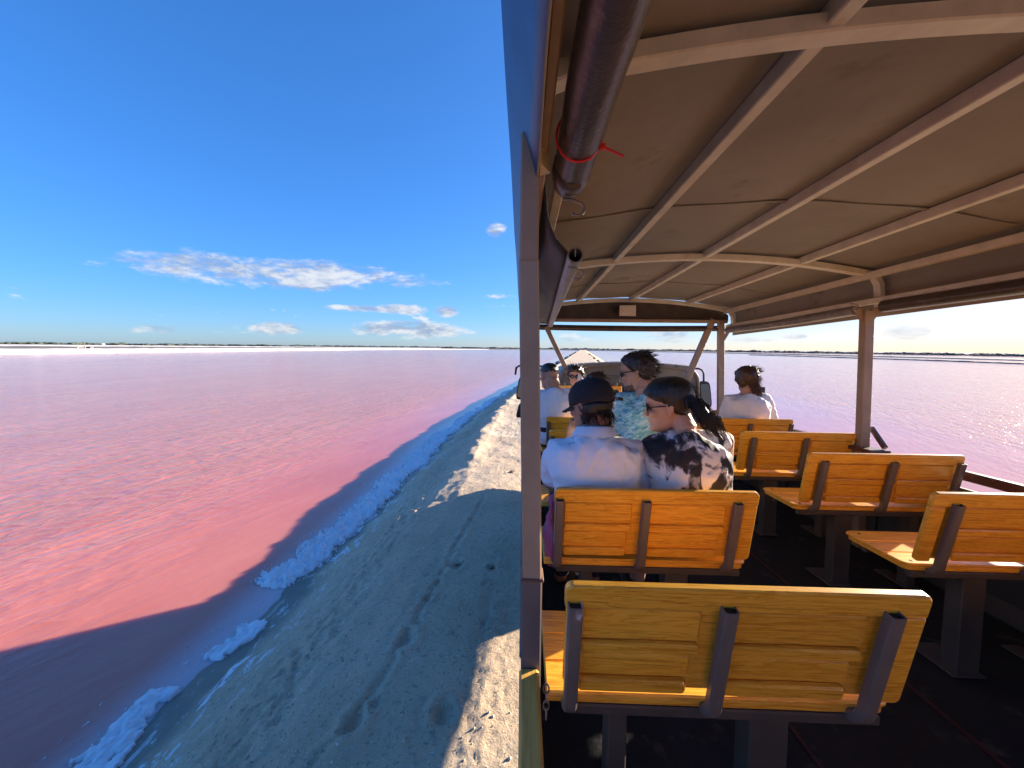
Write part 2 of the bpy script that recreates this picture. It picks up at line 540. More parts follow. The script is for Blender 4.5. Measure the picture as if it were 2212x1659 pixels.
def mat_water():
    m, nt, b = material('pink_brine')
    geo = nt.n('ShaderNodeNewGeometry')
    P = geo.outputs['Position']
    sp = nt.n('ShaderNodeSeparateXYZ', i_0=P)
    # calm lee beside the far bank of the causeway
    u = nt.math('SUBTRACT', sp.outputs[0], nt.math('MULTIPLY', nt.math('MAXIMUM', nt.math('SUBTRACT', sp.outputs[1], 14.0), 0.0), .155))
    wob = nt.noise(nt.mapping(P, scale=(.12, .05, 1)), 1.0, 4)
    uu = nt.math('ADD', u, nt.math('MULTIPLY', nt.math('SUBTRACT', wob, .5), 9.0))
    right = nt.smooth(uu, 11.0, 21.0)
    left = nt.smooth(nt.math('MULTIPLY', u, -1.0), 4.2, 8.5)
    calm = nt.math('ADD', nt.math('MULTIPLY', nt.math('MAXIMUM', left, right), .90), .10)
    ang = RAD(62)
    def waves(sx, sy, sc, det, dis, extra=0.0):
        return nt.noise(nt.mapping(nt.mapping(P, rot=(0, 0, -ang + extra)), scale=(sx, sy, 1)), sc, det, .5, dis)
    w1 = waves(.24, 1.0, 1.9, 2, .5)
    w2 = waves(.32, 1.0, 4.6, 2, .4, RAD(16))
    w3 = waves(.5, 1.0, 11.0, 3, .3, RAD(-12))
    w0 = waves(.35, 1.0, .55, 2, .3, RAD(-6))
    def crest(w):
        return nt.math('SUBTRACT', 1.0, nt.math('POWER', nt.math('ABSOLUTE', nt.math('MULTIPLY', nt.math('SUBTRACT', w, .5), 2.6)), .8))
    hh = nt.math('ADD', nt.math('MULTIPLY', crest(w1), .038), nt.math('MULTIPLY', crest(w2), .022))
    hh = nt.math('ADD', hh, nt.math('MULTIPLY', w3, .010))
    hh = nt.math('ADD', hh, nt.math('MULTIPLY', w0, .035))
    hh = nt.math('MULTIPLY', hh, calm)
    bp = bump(nt, b, hh, 1.0, 1.0)
    n = nt.noise(nt.mapping(P, scale=(.5, .25, 1)), .5, 5, .6)
    nf = waves(.5, 1.6, .55, 4, .6)
    col = nt.ramp(nt.math('ADD', nt.math('MULTIPLY', n, .5), nt.math('MULTIPLY', nf, .5)), [(.32, (.58, .175, .125)), (.5, (.64, .205, .145)), (.68, (.71, .25, .175))])
    # pale margin: foam film and sky sheen on the shallows, painted into the colour
    margin_sheen = nt.math('SUBTRACT', 1.0, nt.smooth(nt.math('ABSOLUTE', nt.math('SUBTRACT', u, -3.15)), .12, .75))
    col = nt.mix(nt.math('MULTIPLY', margin_sheen, .80), col, (.70, .56, .58, 1))
    nt.set(b.inputs['Base Color'], col)
    b.inputs['Roughness'].default_value = .10
    b.inputs['IOR'].default_value = 1.52
    b.inputs['Subsurface Weight'].default_value = 1.0
    b.inputs['Subsurface Radius'].default_value = (1.0, .55, .45)
    b.inputs['Subsurface Scale'].default_value = .22
mat_water()

simple('foam', (.83, .84, .86), .75, var=.06, scale=12, bstr=.7, bdist=.012)
MAT['foam'].node_tree.nodes['Principled BSDF'].inputs['Subsurface Weight'].default_value = .15
simple('salt_bank', (.78, .72, .62), .9, var=.12, scale=.05, bstr=.3, bdist=.2)
simple('mud', (.17, .15, .125), .9, var=.3, scale=.2)
simple('leaf', (.085, .105, .070), .8, var=.5, scale=.05)
simple('clod', (.55, .48, .38), .9, var=.45, scale=9)
simple('concrete', (.45, .43, .40), .85, var=.2, scale=2)
simple('hole_shade', (.02, .02, .02), .9)
simple('yellow_paint', (.62, .42, .05), .6)
simple('rock', (.12, .115, .105), .9, var=.4, scale=4, bstr=.6, bdist=.05)
simple('twig', (.07, .05, .032), .9, var=.4, scale=20)
simple('grey_metal', (.145, .118, .100), .42, var=.12, scale=6, stain=((.30, .29, .29), 14, .66))
simple('scuffed_metal', (.155, .128, .112), .42, var=.15, scale=6, stain=((.46, .46, .50), 11, .60))
simple('leg_metal', (.080, .066, .056), .5, var=.2, scale=5, stain=((.05, .04, .035), 9, .62))
simple('black', (.012, .012, .013), .6)
simple('post_paint', (.33, .235, .165), .5, var=.15, scale=7, stain=((.17, .07, .03), 10, .68))
simple('post_purple', (.13, .10, .10), .5, var=.15, scale=7, stain=((.12, .055, .03), 12, .64))
simple('rust_paint', (.30, .20, .125), .55, var=.15, scale=6, stain=((.17, .055, .02), 13, .62))
simple('beam_paint', (.62, .575, .48), .55, var=.14, scale=9, stain=((.42, .33, .24), 12, .64))
simple('tarp', (.27, .247, .218), .9, var=.14, scale=1.2, bstr=.6, bdist=.008, stain=((.20, .178, .152), 2.3, .58))
MAT['tarp'].node_tree.nodes['Principled BSDF'].inputs['Specular IOR Level'].default_value = .15
simple('tarp_outer', (.03, .085, .20), .45, var=.2, scale=6, bstr=.25, bdist=.004)
simple('vinyl_matte', (.028, .023, .022), .55, var=.3, scale=7, bstr=.3, bdist=.004)
simple('vinyl', (.060, .045, .038), .30, var=.35, scale=9, bstr=.35, bdist=.004, stain=((.13, .095, .07), 22, .60))
simple('pipe', (.24, .225, .21), .42, metal=.35, var=.25, scale=18, stain=((.10, .07, .055), 16, .60))
simple('hook', (.30, .25, .20), .4, metal=.7, var=.3, scale=40)
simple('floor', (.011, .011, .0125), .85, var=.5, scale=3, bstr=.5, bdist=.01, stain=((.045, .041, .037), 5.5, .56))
simple('rust_line', (.05, .010, .008), .7, var=.3, scale=12)
simple('wall_metal', (.05, .049, .048), .55, var=.25, scale=4, stain=((.14, .07, .045), 8, .66))
simple('rail_red', (.125, .055, .038), .42, var=.3, scale=9, stain=((.22, .20, .19), 14, .62))
simple('cab_paint', (.22, .195, .155), .45, var=.10, scale=4, stain=((.30, .28, .235), 9, .62))
simple('cab_red', (.20, .045, .028), .6)
simple('rubber', (.018, .018, .018), .85, var=.3, scale=20)
simple('white_plastic', (.62, .58, .53), .5, var=.05)
simple('orange_mark', (.72, .24, .03), .5, var=.05)
simple('red_plastic', (.72, .02, .022), .35, var=.05)
simple('chrome', (.75, .75, .75), .22, metal=1.0, var=.05)
m_, nt_, b_ = material('mirror_glass')
b_.inputs['Base Color'].default_value = (.16, .165, .14, 1); b_.inputs['Metallic'].default_value = 1; b_.inputs['Roughness'].default_value = .08
simple('pink_cloth', (.45, .085, .15), .8, var=.2, scale=14, bstr=.5, bdist=.01)

# ================================================================== LANDSCAPE
ROADZ = 0.80
def bend(y):
    """the causeway runs straight beside the truck, then bends to the right"""
    y = np.asarray(y, float)
    return .155 * 4 * np.log1p(np.exp(np.clip((y - 15) / 4, -30, 60))) * np.where((y - 15) / 4 > 60, 0, 1) + np.where((y - 15) / 4 > 60, .155 * (y - 15), 0)

def shore_wobble(y):
    return .16 * vnoise(np.asarray(y) / 2.3, 3.3, 5) + .09 * vnoise(np.asarray(y) / .6, 9.1, 6) + .035 * vnoise(np.asarray(y) / .17, 2.1, 7)

def section(u, y):
    u = u - shore_wobble(y) * (1 - sstep(-1.6, -.4, u))
    xs = [-30, -6.0, -3.21, -2.90, -2.48, -2.02, -1.55, -1.15, -.6, 1.5, 4.8, 6.2, 8.3, 10.5, 30]
    zs = [-1.2, -.7, 0.0, .055, .24, .50, .70, .785, .80, .80, .78, .55, 0.0, -.5, -1.2]
    return np.interp(u, xs, zs)

FURROW = [gx(x, y, ROADZ) for x, y in ((640, 1659), (700, 1610), (765, 1552), (800, 1500), (835, 1440), (868, 1385), (905, 1320), (940, 1262), (968, 1212), (985, 1180), (1002, 1150), (1020, 1118), (1040, 1085))]
FURROW2 = [gx(x, y, ROADZ) for x, y in ((985, 1659), (1010, 1540), (1035, 1420), (1055, 1300), (1065, 1220))]

def ground_z(X, Y):
    u = X - bend(Y)
    z = section(u, Y)
    land = sstep(-3.2, -2.4, u) * (1 - sstep(6.5, 8.2, u))
    road = sstep(-1.9, -1.2, u) * (1 - sstep(4.8, 6.0, u))
    slope = land * (1 - road)
    z = z + land * (.020 * fbm(X / .9, Y / .9, 11, 3) + .005 * fbm(X / .16, Y / .16, 21, 3))
    z = z + slope * (.016 * fbm(X / .28, Y / .4, 31, 4))
    # coarse crumbly slope edge
    edge = np.exp(-((u + 2.0) / .35) ** 2)
    z = z + edge * .045 * (1 - worley(X / .13, Y / .13, 3) * 1.4) + edge * .02 * fbm(X / .06, Y / .06, 35, 2)
    far = sstep(6.0, 9.0, Y)
    z = z + road * far * (.008 * fbm(X / .35, Y / .35, 41, 4) + .012 * np.maximum(0, vnoise(X / .5, Y / .9, 47)) - .006 * (worley(X / .30, Y / .30, 77) < .2))
    # crumbled wind row along the crest, higher ahead of the truck
    crest = np.exp(-((u + 1.35 + .22 * vnoise(Y / 1.1, 2.2, 8)) / .26) ** 2)
    z = z + crest * far * np.maximum(0, .09 + .035 * vnoise(X / .7, Y / 2.5, 9) + .02 * vnoise(X / .2, Y / .25, 10))
    # furrow of footprints
    for F, dep, wd in ((FURROW, .013, .030), (FURROW2, .005, .05)):
        fy = [p.y for p in F]; fx = [p.x for p in F]
        if fy[0] > fy[-1]: fy, fx = fy[::-1], fx[::-1]
        cx = np.interp(Y, fy, fx)
        on = sstep(fy[0] - .3, fy[0], Y) * (1 - sstep(fy[-1], fy[-1] + .4, Y))
        lat = np.abs(X - cx + .03 * vnoise(Y / .12, 1.7, 12))
        z = z - on * dep * np.exp(-(lat / wd) ** 2) * (1 + .9 * vnoise(Y / .09, X / .09, 14))
        z = z + on * dep * .5 * np.exp(-((lat - wd * 2) / wd) ** 2) * (1 + vnoise(Y / .07, X / .07, 15))
    for (dx, dy, rx, ry, dp) in DENTS:
        q = ((X - dx) / rx) ** 2 + ((Y - dy) / ry) ** 2
        z = z - dp * np.exp(-q * 1.6) + dp * .35 * np.exp(-((np.sqrt(q) - 1.5) / .4) ** 2)
    # tyre marks beside the truck
    tm = np.exp(-((X + .22) / .20) ** 4) * (1 - sstep(5, 7, Y))
    z = z + tm * (.003 * np.sign(np.sin((Y * 1.0 + np.abs(X + .22) * .8) * 70)) * .5 + .003 * fbm(X / .05, Y / .03, 61, 3) - .005 * (worley(X / .055, Y / .085, 62) < .33))
    return z

DENTS = []
for x, y, s in ((765, 1555, 1.2), (880, 1375, 1.3), (925, 1290, .8), (943, 1255, .7), (1000, 1160, .8), (1018, 1122, .8), (1036, 1090, .7),
                (960, 1540, 1.3), (640, 1352, .7), (985, 1215, 1.4), (1062, 1222, .9), (1046, 1260, .6), (1047, 1345, .6), (980, 1365, .5), (812, 1520, .7), (905, 1340, .9), (595, 1450, .7), (1100, 1020, .9), (1060, 1060, .8)):
    p = gx(x, y, ROADZ)
    DENTS.append((p.x, p.y, .055 * s, .07 * s, .034 * s))

def build_ground():
    ys = [-120.0, -90.0, -65.0, -45.0, -32.0, -24.0, -18.0, -14.0, -11.0, -9.0]
    while ys[-1] < 620:
        y = ys[-1]
        step = .018 + .0052 * max(0, abs(y) - 1.0) if y > 0 else .10
        if y > 45: step = .03 * y - .9
        ys.append(y + step)
    ys = np.array(ys)
    us = np.concatenate([np.linspace(-12, -4.0, 8, endpoint=False), np.linspace(-4.0, -3.3, 20, endpoint=False), np.linspace(-3.3, .4, 190, endpoint=False), np.linspace(.4, 4.5, 42, endpoint=False), np.linspace(4.5, 9.5, 30), np.linspace(10.2, 22, 6)])
    Y, U = np.meshgrid(ys, us, indexing='ij')
    X = U + bend(Y)
    Z = ground_z(X, Y)
    me = grid_mesh('causeway', np.stack([X, Y, Z], -1), MAT['salt_sand'])
    tag(link('causeway', me), kind='structure')

def build_water():
    s = 9000
    mb = MB().add([(-s, -s, 0), (s, -s, 0), (s, s, 0), (-s, s, 0)], [(0, 1, 2, 3)])
    tag(mb.build('water', MAT['pink_brine']), kind='structure')
    mb = MB().add([(-s, -s, -1.6), (s, -s, -1.6), (s, s, -1.6), (-s, s, -1.6)], [(0, 1, 2, 3)])
    tag(mb.build('lake_bed', MAT['mud']), kind='structure')

def build_foam():
    """lumpy salt foam blown up along the shore"""
    ys = [1.6]
    while ys[-1] < 30: ys.append(ys[-1] + .011 + .0036 * ys[-1])
    ys = np.array(ys)
    us = np.linspace(-.62, .46, 110)
    Y, U = np.meshgrid(ys, us, indexing='ij')
    cx = bend(Y) - 3.25 + shore_wobble(Y)
    thick = sstep(3.6, 6.0, Y) * (1 - .75 * sstep(14, 22, Y)) * .72 + .28
    gap = sstep(-.20, .14, vnoise(Y / .62, 4.4, 17) + .50 * sstep(4.4, 6.0, Y) + .08)
    c0 = .16 * vnoise(Y / .9, 1.1, 18) + .05 * vnoise(Y / .22, 5.1, 19)
    wid = (.12 + .18 * thick + .08 * vnoise(Y / .7, 7.1, 20)) * (.35 + .65 * gap)
    env = np.clip(1 - ((U - c0) / np.maximum(wid, .03)) ** 2, -1, 1)
    lump = np.clip(1 - worley((U + cx) / .13, Y / .15, 4) * 1.25, -.3, 1) * 1.0 + np.clip(1 - worley((U + cx) / .055, Y / .06, 5) * 1.2, -.3, 1) * .45 + .22 * fbm((U + cx) / .03, Y / .03, 25, 2)
    edge = fbm((U + cx) / .09, Y / .09, 26, 4, .6) * .95
    H = (np.sqrt(np.clip(env + edge * .8, 0, 1)) * (.30 + lump) * (.018 + .066 * thick) * gap)
    Z = np.where(env + edge * .8 > 0, H, 0) + .004
    Z = np.where(H < .008, -.03, Z)
    # thin flecks adrift just off the shore
    fl = (fbm((U + cx) / .035, Y / .07, 27, 3) > .66) & (U < c0 - wid) & (U > c0 - wid - .35)
    Z = np.where(fl, .006, Z)
    X = cx + U
    gz = section(X - bend(Y), Y) + .006
    Z = np.where(Z > 0, np.maximum(Z, gz * 1.0 + Z * .8), Z)
    me = grid_mesh('salt_foam', np.stack([X, Y, Z], -1), MAT['foam'])
    bm = bmesh.new(); bm.from_mesh(me)
    kill = [f for f in bm.faces if all(v.co.z < 0 for v in f.verts)]
    bmesh.ops.delete(bm, geom=kill, context='FACES')
    bm.to_mesh(me); bm.free()
    tag(link('salt_foam', me), 'lumpy white salt foam blown up along the shore', 'foam', kind='stuff')

def strip(name, mat, pts, label=None, cat=None, kind='structure', n=160, seed=3, rough=.25):
    """long low bank: pts = (azimuth deg, distance, depth, height)"""
    az = np.array([p[0] for p in pts]); di = np.array([p[1] for p in pts]); de = np.array([p[2] for p in pts]); he = np.array([p[3] for p in pts])
    a = np.linspace(az[0], az[-1], n)
    D, W, H = np.interp(a, az, di), np.interp(a, az, de), np.interp(a, az, he)
    prof = [(0, -.6), (.12, .35), (.28, .85), (.5, 1.0), (.75, .9), (.9, .5), (1, -.6)]
    rows = []
    ar = np.radians(a)
    for k, (t, z) in enumerate(prof):
        r = D + W * t + W * .05 * vnoise(a * 1.7, k * 3.1, seed)
        zz = H * z * (1 + rough * vnoise(a * 2.3, k * 1.3, seed + 1)) if z > 0 else np.full(n, -.5)
        rows.append(np.stack([np.sin(ar) * r, np.cos(ar) * r, zz], -1))
    me = grid_mesh(name, np.stack(rows, 0), mat)
    return tag(link(name, me), label, cat, kind=kind)

def build_far():
    # left: pale salt bank with pans behind; right: dark low dikes
    strip('salt_bank', MAT['salt_bank'], [(-75, 150, 30, 1.4), (-53, 172, 34, 1.5), (-40, 215, 40, 1.5), (-28, 290, 60, 1.5), (-15, 420, 80, 1.3), (-5, 560, 90, .8)], rough=.12)
    strip('salt_flat', MAT['salt_bank'], [(-75, 420, 120, 1.7), (-53, 430, 120, 1.8), (-30, 560, 120, 1.6), (-12, 700, 100, 1.5)], rough=.15, seed=9)
    strip('mud_bank', MAT['mud'], [(-75, 300, 60, 1.2), (-50, 330, 70, 1.2), (-25, 460, 60, 1.2), (0, 640, 60, 1.0), (15, 620, 60, .8), (28, 520, 40, .8)], seed=12)
    strip('dike', MAT['mud'], [(0, 700, 30, 1.0), (12, 560, 30, .9), (24, 440, 30, .8), (40, 330, 24, .8), (55, 250, 20, .7), (75, 200, 20, .7)], seed=15)
    strip('low_dike', MAT['mud'], [(30, 300, 10, .45), (40, 240, 9, .45), (55, 170, 8, .45), (75, 130, 8, .45)], seed=16)
    strip('land', MAT['mud'], [(-110, 900, 900, .5), (-50, 1000, 900, .5), (0, 1000, 900, .5), (50, 800, 900, .5), (110, 800, 900, .5)], seed=17)
    # far scrub woodland, one mass of overlapping crowns
    vs, fs = [], []
    ico = [(math.cos(k * 1.2566) * .894, math.sin(k * 1.2566) * .894, .447) for k in range(5)] + [(math.cos(k * 1.2566 + .628) * .894, math.sin(k * 1.2566 + .628) * .894, -.447) for k in range(5)] + [(0, 0, 1)]
    icf = [(k, (k + 1) % 5, 10) for k in range(5)] + [(k, k + 5, (k + 1) % 5) for k in range(5)] + [((k + 1) % 5, k + 5, (k + 1) % 5 + 5) for k in range(5)]
    for k in range(7000):
        az = random.uniform(-80, 85)
        d = np.interp(az, [-80, -50, -20, 0, 15, 35, 60, 85], [1150, 1100, 1000, 900, 800, 640, 520, 480]) + random.random() ** 1.5 * 160
        prof = 1 + .5 * float(vnoise(az * .8, 2.0, 33)) + .25 * float(vnoise(az * 3.1, 2.0, 34))
        h = d / 900 * random.uniform(1.8, 3.6) * max(.35, prof)
        w = h * random.uniform(.8, 1.7)
        x, y = math.sin(RAD(az)) * d, math.cos(RAD(az)) * d
        o = len(vs)
        for p in ico:
            j = random.uniform(.75, 1.2)
            vs.append((x + p[0] * w * j, y + p[1] * w * j, h * .5 + p[2] * h * .5 * j))
        fs += [tuple(i + o for i in f) for f in icf]
    me = bpy.data.meshes.new('far_woodland'); me.from_pydata(vs, [], fs); me.materials.append(MAT['leaf']); me.update()
    tag(link('far_woodland', me), 'low dark green scrub woodland along the far horizon', 'woodland', kind='stuff')
    # the sluice on the salt bank
    p = gx(182, 757, 0.0)
    d = p.length; ang = math.atan2(-p.x, p.y)
    r = empty('sluice_gate', (p.x, p.y, 0), 'small concrete sluice with a dark opening in the pale salt bank', 'sluice', truck=False)
    r.rotation_euler = (0, 0, ang)
    k = d * 2 / FPX
    MB().box((-3.4 * k, -.3, -.4), (-2.5 * k, 2, 3.2 * k), .05).build('side_wall', MAT['concrete'], r)
    MB().box((.3 * k, -.3, -.4), (.9 * k, 2, 3.4 * k), .05).build('side_wall', MAT['concrete'], r)
    MB().box((-2.5 * k, -.2, 2.0 * k), (.3 * k, 1.9, 2.9 * k), .05).build('lintel', MAT['concrete'], r)
    MB().box((3.0 * k, -.25, -.4), (4.6 * k, 2, 2.6 * k), .05).build('wing_wall', MAT['concrete'], r)
    MB().box((.9 * k, .3, -.4), (3.0 * k, .7, 2.4 * k), .05).build('opening', MAT['hole_shade'], r)  # solid block, its dark colour stands in for shade in the opening
    MB().box((-2.5 * k, .35, -.4), (.3 * k, .7, 1.6 * k), .05).build('gate_leaf', MAT['concrete'], r)
    MB().bar((-3.0 * k, 0, 3.2 * k), (-3.0 * k, 0, 5.2 * k), .3 * k, .3 * k).build('yellow_post', MAT['yellow_paint'], r)
    MB().bar((.6 * k, 0, 3.4 * k), (.6 * k, 0, 5.4 * k), .3 * k, .3 * k).build('yellow_post', MAT['yellow_paint'], r)
    # tiny white hut far beyond
    p = gx(222, 738.5, 2.5); p = p.normalized() * 700
    a_, e_ = azel(222, 738)
    r = empty('white_hut', (math.sin(a_) * 640, math.cos(a_) * 640, 1.2), 'tiny white hut far away among the scrub', 'hut', truck=False)
    r.scale = (.55, .55, .55)
    MB().box((-2, -2, 0), (2, 2, 2.6), .05).build('wall', MAT['foam'], r)
    MB().add([(-2.4, -2.4, 2.6), (2.4, -2.4, 2.6), (2.4, 2.4, 2.6), (-2.4, 2.4, 2.6), (0, -2.4, 3.6), (0, 2.4, 3.6)], [(0, 1, 4), (2, 3, 5), (1, 2, 5, 4), (3, 0, 4, 5), (0, 3, 2, 1)]).build('roof', MAT['salt_bank'], r)

def rock(name, p, s, label, group):
    mb = MB(); mb.ball((0, 0, 0), (s, s * .8, s * .6), 8, 5)
    mb.v = [tuple(V(v) * random.uniform(.75, 1.2)) for v in mb.v]
    o = mb.build(name, MAT['rock'])
    o.location = p; o.rotation_euler = (0, 0, random.uniform(0, 6))
    return tag(o, label, 'rock', group)

def build_small():
    # boulders along both edges of the far causeway
    for k in range(15):
        y = 46 * 1.13 ** k
        x = float(bend(y)) - 2.15 + random.uniform(-.25, .25)
        rock('edge_rock', (x, y, float(ground_z(np.array(x), np.array(y))) + .15), .30 + y * .0016, 'dark rock in the line along the left edge of the causeway ahead', 'rocks along the causeway edge towards open water')
    for k in range(8):
        y = 60 * 1.16 ** k
        x = float(bend(y)) + 5.4 + random.uniform(-.3, .3)
        rock('edge_rock', (x, y, float(ground_z(np.array(x), np.array(y))) + .12), .26 + y * .0014, 'dark rock in the line along the right edge of the causeway ahead', 'rocks along the causeway edge past the cab')
    # dry sprigs lying on the sand
    for (x, y, L, lab) in ((988, 1213, .17, 'dark dry sprig beside the line of footprints, larger one'), (1062, 1222, .09, 'small dark dry sprig near the lit patch of sand'), (1105, 1020, .16, 'dry sprig on the sunlit sand at the shadow edge')):
        p = gx(x, y, ROADZ)
        z = float(ground_z(np.array(p.x), np.array(p.y)))
        r = empty('dry_sprig', (p.x, p.y, z + .004), lab, 'sprig', truck=False)
        MB().tube([(-L * .6, 0, .004), (-L * .1, .01, .012), (L * .5, -.01, .03)], .006, 6, scales=[1, .8, .35]).build('stem', MAT['twig'], r)
        for k in range(4):
            x0 = -L * .1 + k * L * .13
            MB().tube([(x0, 0, .012), (x0 + L * .12, random.uniform(-.03, .03), .04 + .01 * k), (x0 + L * .16, random.uniform(-.05, .05), .065)], .0035, 5, scales=[1, .7, .2]).build('twig', MAT['twig'], r)

def build_clods():
    """salt grains and little clods strewn on the bank"""
    rnd = np.random.default_rng(3)
    oc = np.array([(1, 0, 0), (-1, 0, 0), (0, 1, 0), (0, -1, 0), (0, 0, 1), (0, 0, -1)], float)
    of = [(0, 2, 4), (2, 1, 4), (1, 3, 4), (3, 0, 4), (2, 0, 5), (1, 2, 5), (3, 1, 5), (0, 3, 5)]
    n = 5200
    y = 1.4 + rnd.random(n) ** 2.0 * 13; u = -2.9 + rnd.random(n) * 2.85
    dens = fbm(u / .5, y / .5, 44, 3) + .5 * np.exp(-((u + 2.1) / .4) ** 2)
    k = dens > rnd.normal(.05, .35, n)
    y, u = y[k], u[k]
    x = u + bend(y); z = ground_z(x, y)
    vs, fs = [], []
    for i in range(len(x)):
        s_ = .0035 + .012 * rnd.random() ** 4
        p = oc * s_ * (rnd.random((6, 3)) * .7 + .6)
        p[:, 2] *= .7
        a = rnd.random() * 6.28
        q = np.stack([p[:, 0] * math.cos(a) - p[:, 1] * math.sin(a) + x[i], p[:, 0] * math.sin(a) + p[:, 1] * math.cos(a) + y[i], p[:, 2] + z[i] + s_ * .2], -1)
        o = len(vs)
        vs += [tuple(r) for r in q]; fs += [tuple(j + o for j in f) for f in of]
    me = bpy.data.meshes.new('salt_clods'); me.from_pydata(vs, [], fs); me.update(); me.materials.append(MAT['clod'])
    tag(link('salt_clods', me), 'small salt clods and grains strewn over the sandy bank', 'clods', kind='stuff')

build_clods(); build_ground(); build_water(); build_foam(); build_far(); build_small()

# ================================================================== TRUCK
def h(z): return CZ + z                     # heights given from the camera
FR = [0.93, 2.92, 4.87]                     # the three roof frames
XL, XR = 0.035, 2.61

def roof_h(x):
    t = (x - 1.31) / 1.31
    return .835 - .135 * t * t

def build_truck():
    tk = empty('tour_truck', (0, 0, 0), 'open sided tour truck with brown tarpaulin roof and beige cab on the causeway', 'truck')
    P = lambda mb, name, mat, parent=tk, **kw: mb.build(name, MAT[mat], parent, **kw)
    # bed
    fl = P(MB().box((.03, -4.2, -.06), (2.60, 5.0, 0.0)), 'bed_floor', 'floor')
    P(MB().box((1.655, -1.5, .001), (1.675, 4.8, .006)), 'floor_strip', 'rust_line', fl)
    P(MB().box((1.02, -1.5, .001), (1.035, 4.8, .005)), 'floor_strip', 'rust_line', fl)
    ch = P(MB().box((.75, -4.4, -.34), (.85, 6.6, -.1), .01).box((1.75, -4.4, -.34), (1.85, 6.6, -.1), .01), 'chassis', 'wall_metal')
    for k in range(9):
        y = -3.9 + k * 1.05
        P(MB().box((.05, y, -.14), (2.58, y + .08, -.062)), 'cross_member', 'wall_metal', ch)
    P(MB().box((2.05, 4.74, -.62), (2.58, 5.30, -.14), .05), 'fuel_tank', 'wall_metal')
    P(MB().box((1.0, 5.55, -.72), (2.1, 6.4, -.14), .05), 'tool_box', 'wall_metal')
    # side walls
    for side, x0, x1 in (('near', .012, .030), ('far', 2.592, 2.612)):
        s = P(MB().box((x0, -4.2, -.16), (x1, 4.95, .30 if side == 'near' else .645), .004), 'side_wall', 'wall_metal')
        for k in range(10):
            y = -3.85 + k * .95
            xa = (.028, .052) if side == 'near' else (2.570, 2.594)
            P(MB().box((xa[0], y, 0.0), (xa[1], y + .04, .60 if side == 'near' else .735), .003), 'side_post', 'wall_metal', s)
        if side == 'near':
            P(MB().box((.030, -4.2, .33), (.046, 4.95, .37), .003), 'side_rail', 'rail_red', s)
            P(MB().box((.030, .98, .455), (.048, 4.95, .485), .003), 'side_rail', 'wall_metal', s)
        else:
            P(MB().box((2.585, -4.2, .70), (2.632, 4.95, .755), .006), 'hand_rail', 'rail_red', s)
            P(MB().box((2.575, -4.2, .02), (2.594, 4.95, .12), .004), 'side_rail', 'leg_metal', s)
            P(MB().box((2.580, -4.2, .615), (2.604, 4.95, .655), .004), 'side_rail', 'leg_metal', s)
    # wooden cap rail and gangway rail on the near side
    P(MB().box((.002, -3.8, h(-.772)), (.050, .905, h(-.746)), .006), 'cap_rail', 'rail_wood', auto=40)
    P(MB().box((.002, .956, h(-.772)), (.050, 4.85, h(-.75)), .006), 'cap_rail', 'wall_metal')
    for k in range(4):        # short chain hanging inside the near wall
        c = V((.066, .865 - .004 * k, h(-.765 - .017 * k)))
        e = (V((1, 0, 0)), V((0, 1, 0)))[k % 2]
        P(MB().tube([c + e * .0065 * math.cos(a) + V((0, 0, .012 * math.sin(a))) for a in np.linspace(0, 2 * math.pi, 15)], .0020, 5, up=V((.7, .7, 0))), 'chain_link', 'hook')
    # posts
    def post(a, b, w, mat, dd=.05):
        return P(MB().bar(a, b, w, dd, up=V((0, 1, 0))), 'post', mat)
    a, b = px(1146, 1446, FR[0]), px(1142, 566, FR[0])
    m = px(1149, 1243, FR[0])
    p = post(m, b, .047, 'post_paint')
    P(MB().bar(V((a.x, a.y, -.05)), m, .049, .052, up=V((0, 1, 0))), 'post_foot', 'post_purple', p)
    P(MB().bar(px(1142, 568, FR[0]), px(1146, 300, FR[0]), .044, .056, up=V((0, 1, 0))), 'post_head', 'rust_paint', p)
    P(MB().box((a.x - .028, FR[0] - .03, h(-.53)), (a.x + .028, FR[0] + .03, h(-.522)), .002), 'weld', 'rail_red', p)
    a, b = px(1869, 950, FR[1]), px(1873, 672, FR[1])
    p = post(V((a.x, FR[1], 0)), b, .066, 'post_paint', .06)
    P(MB().bar(px(1882, 924, FR[1]), px(1912, 968, FR[1] - .12), .03, .03), 'brace', 'rail_red', p)
    P(MB().box((a.x - .09, FR[1] - .16, .735), (a.x + .05, FR[1] + .1, .765), .005), 'foot_plate', 'rail_red', p)
    for sx in (-1, 1):      # flared gussets under the eave
        g = MB()
        q = b + V((0, 0, 0))
        g.add([q + V((sx * .028, -.006, -.10)), q + V((sx * .028, -.006, .02)), q + V((sx * .105, -.006, .02)), q + V((sx * .028, .006, -.10)), q + V((sx * .028, .006, .02)), q + V((sx * .105, .006, .02))],
              [(0, 1, 2), (5, 4, 3), (0, 3, 4, 1), (1, 4, 5, 2), (2, 5, 3, 0)])
        P(g, 'gusset', 'post_paint', p)
    a, b = px(1561, 900, FR[2]), px(1557, 694, FR[2])
    p = post(V((a.x, FR[2], 0)), b, .070, 'post_paint', .06)
    P(MB().bar(px(1562, 735, FR[2]), px(1582, 700, FR[2]), .045, .03), 'gusset', 'post_paint', p)
    a = V((.05, FR[2], 0))
    post(a, V((.045, FR[2], h(.60))), .06, 'post_paint', .06)
    post(V((.06, FR[1], 0)), V((.040, FR[1], h(.60))), .05, 'post_paint', .06)
    post(V((XR, FR[0], 0)), V((XR + .01, FR[0], h(.5))), .066, 'post_paint', .06)
    # rear frame behind the camera
    post(V((.03, -1.15, -.05)), V((.02, -1.15, h(.66))), .047, 'post_paint')
    post(V((XR, -1.15, 0)), V((XR + .01, -1.15, h(.5))), .066, 'post_paint', .06)
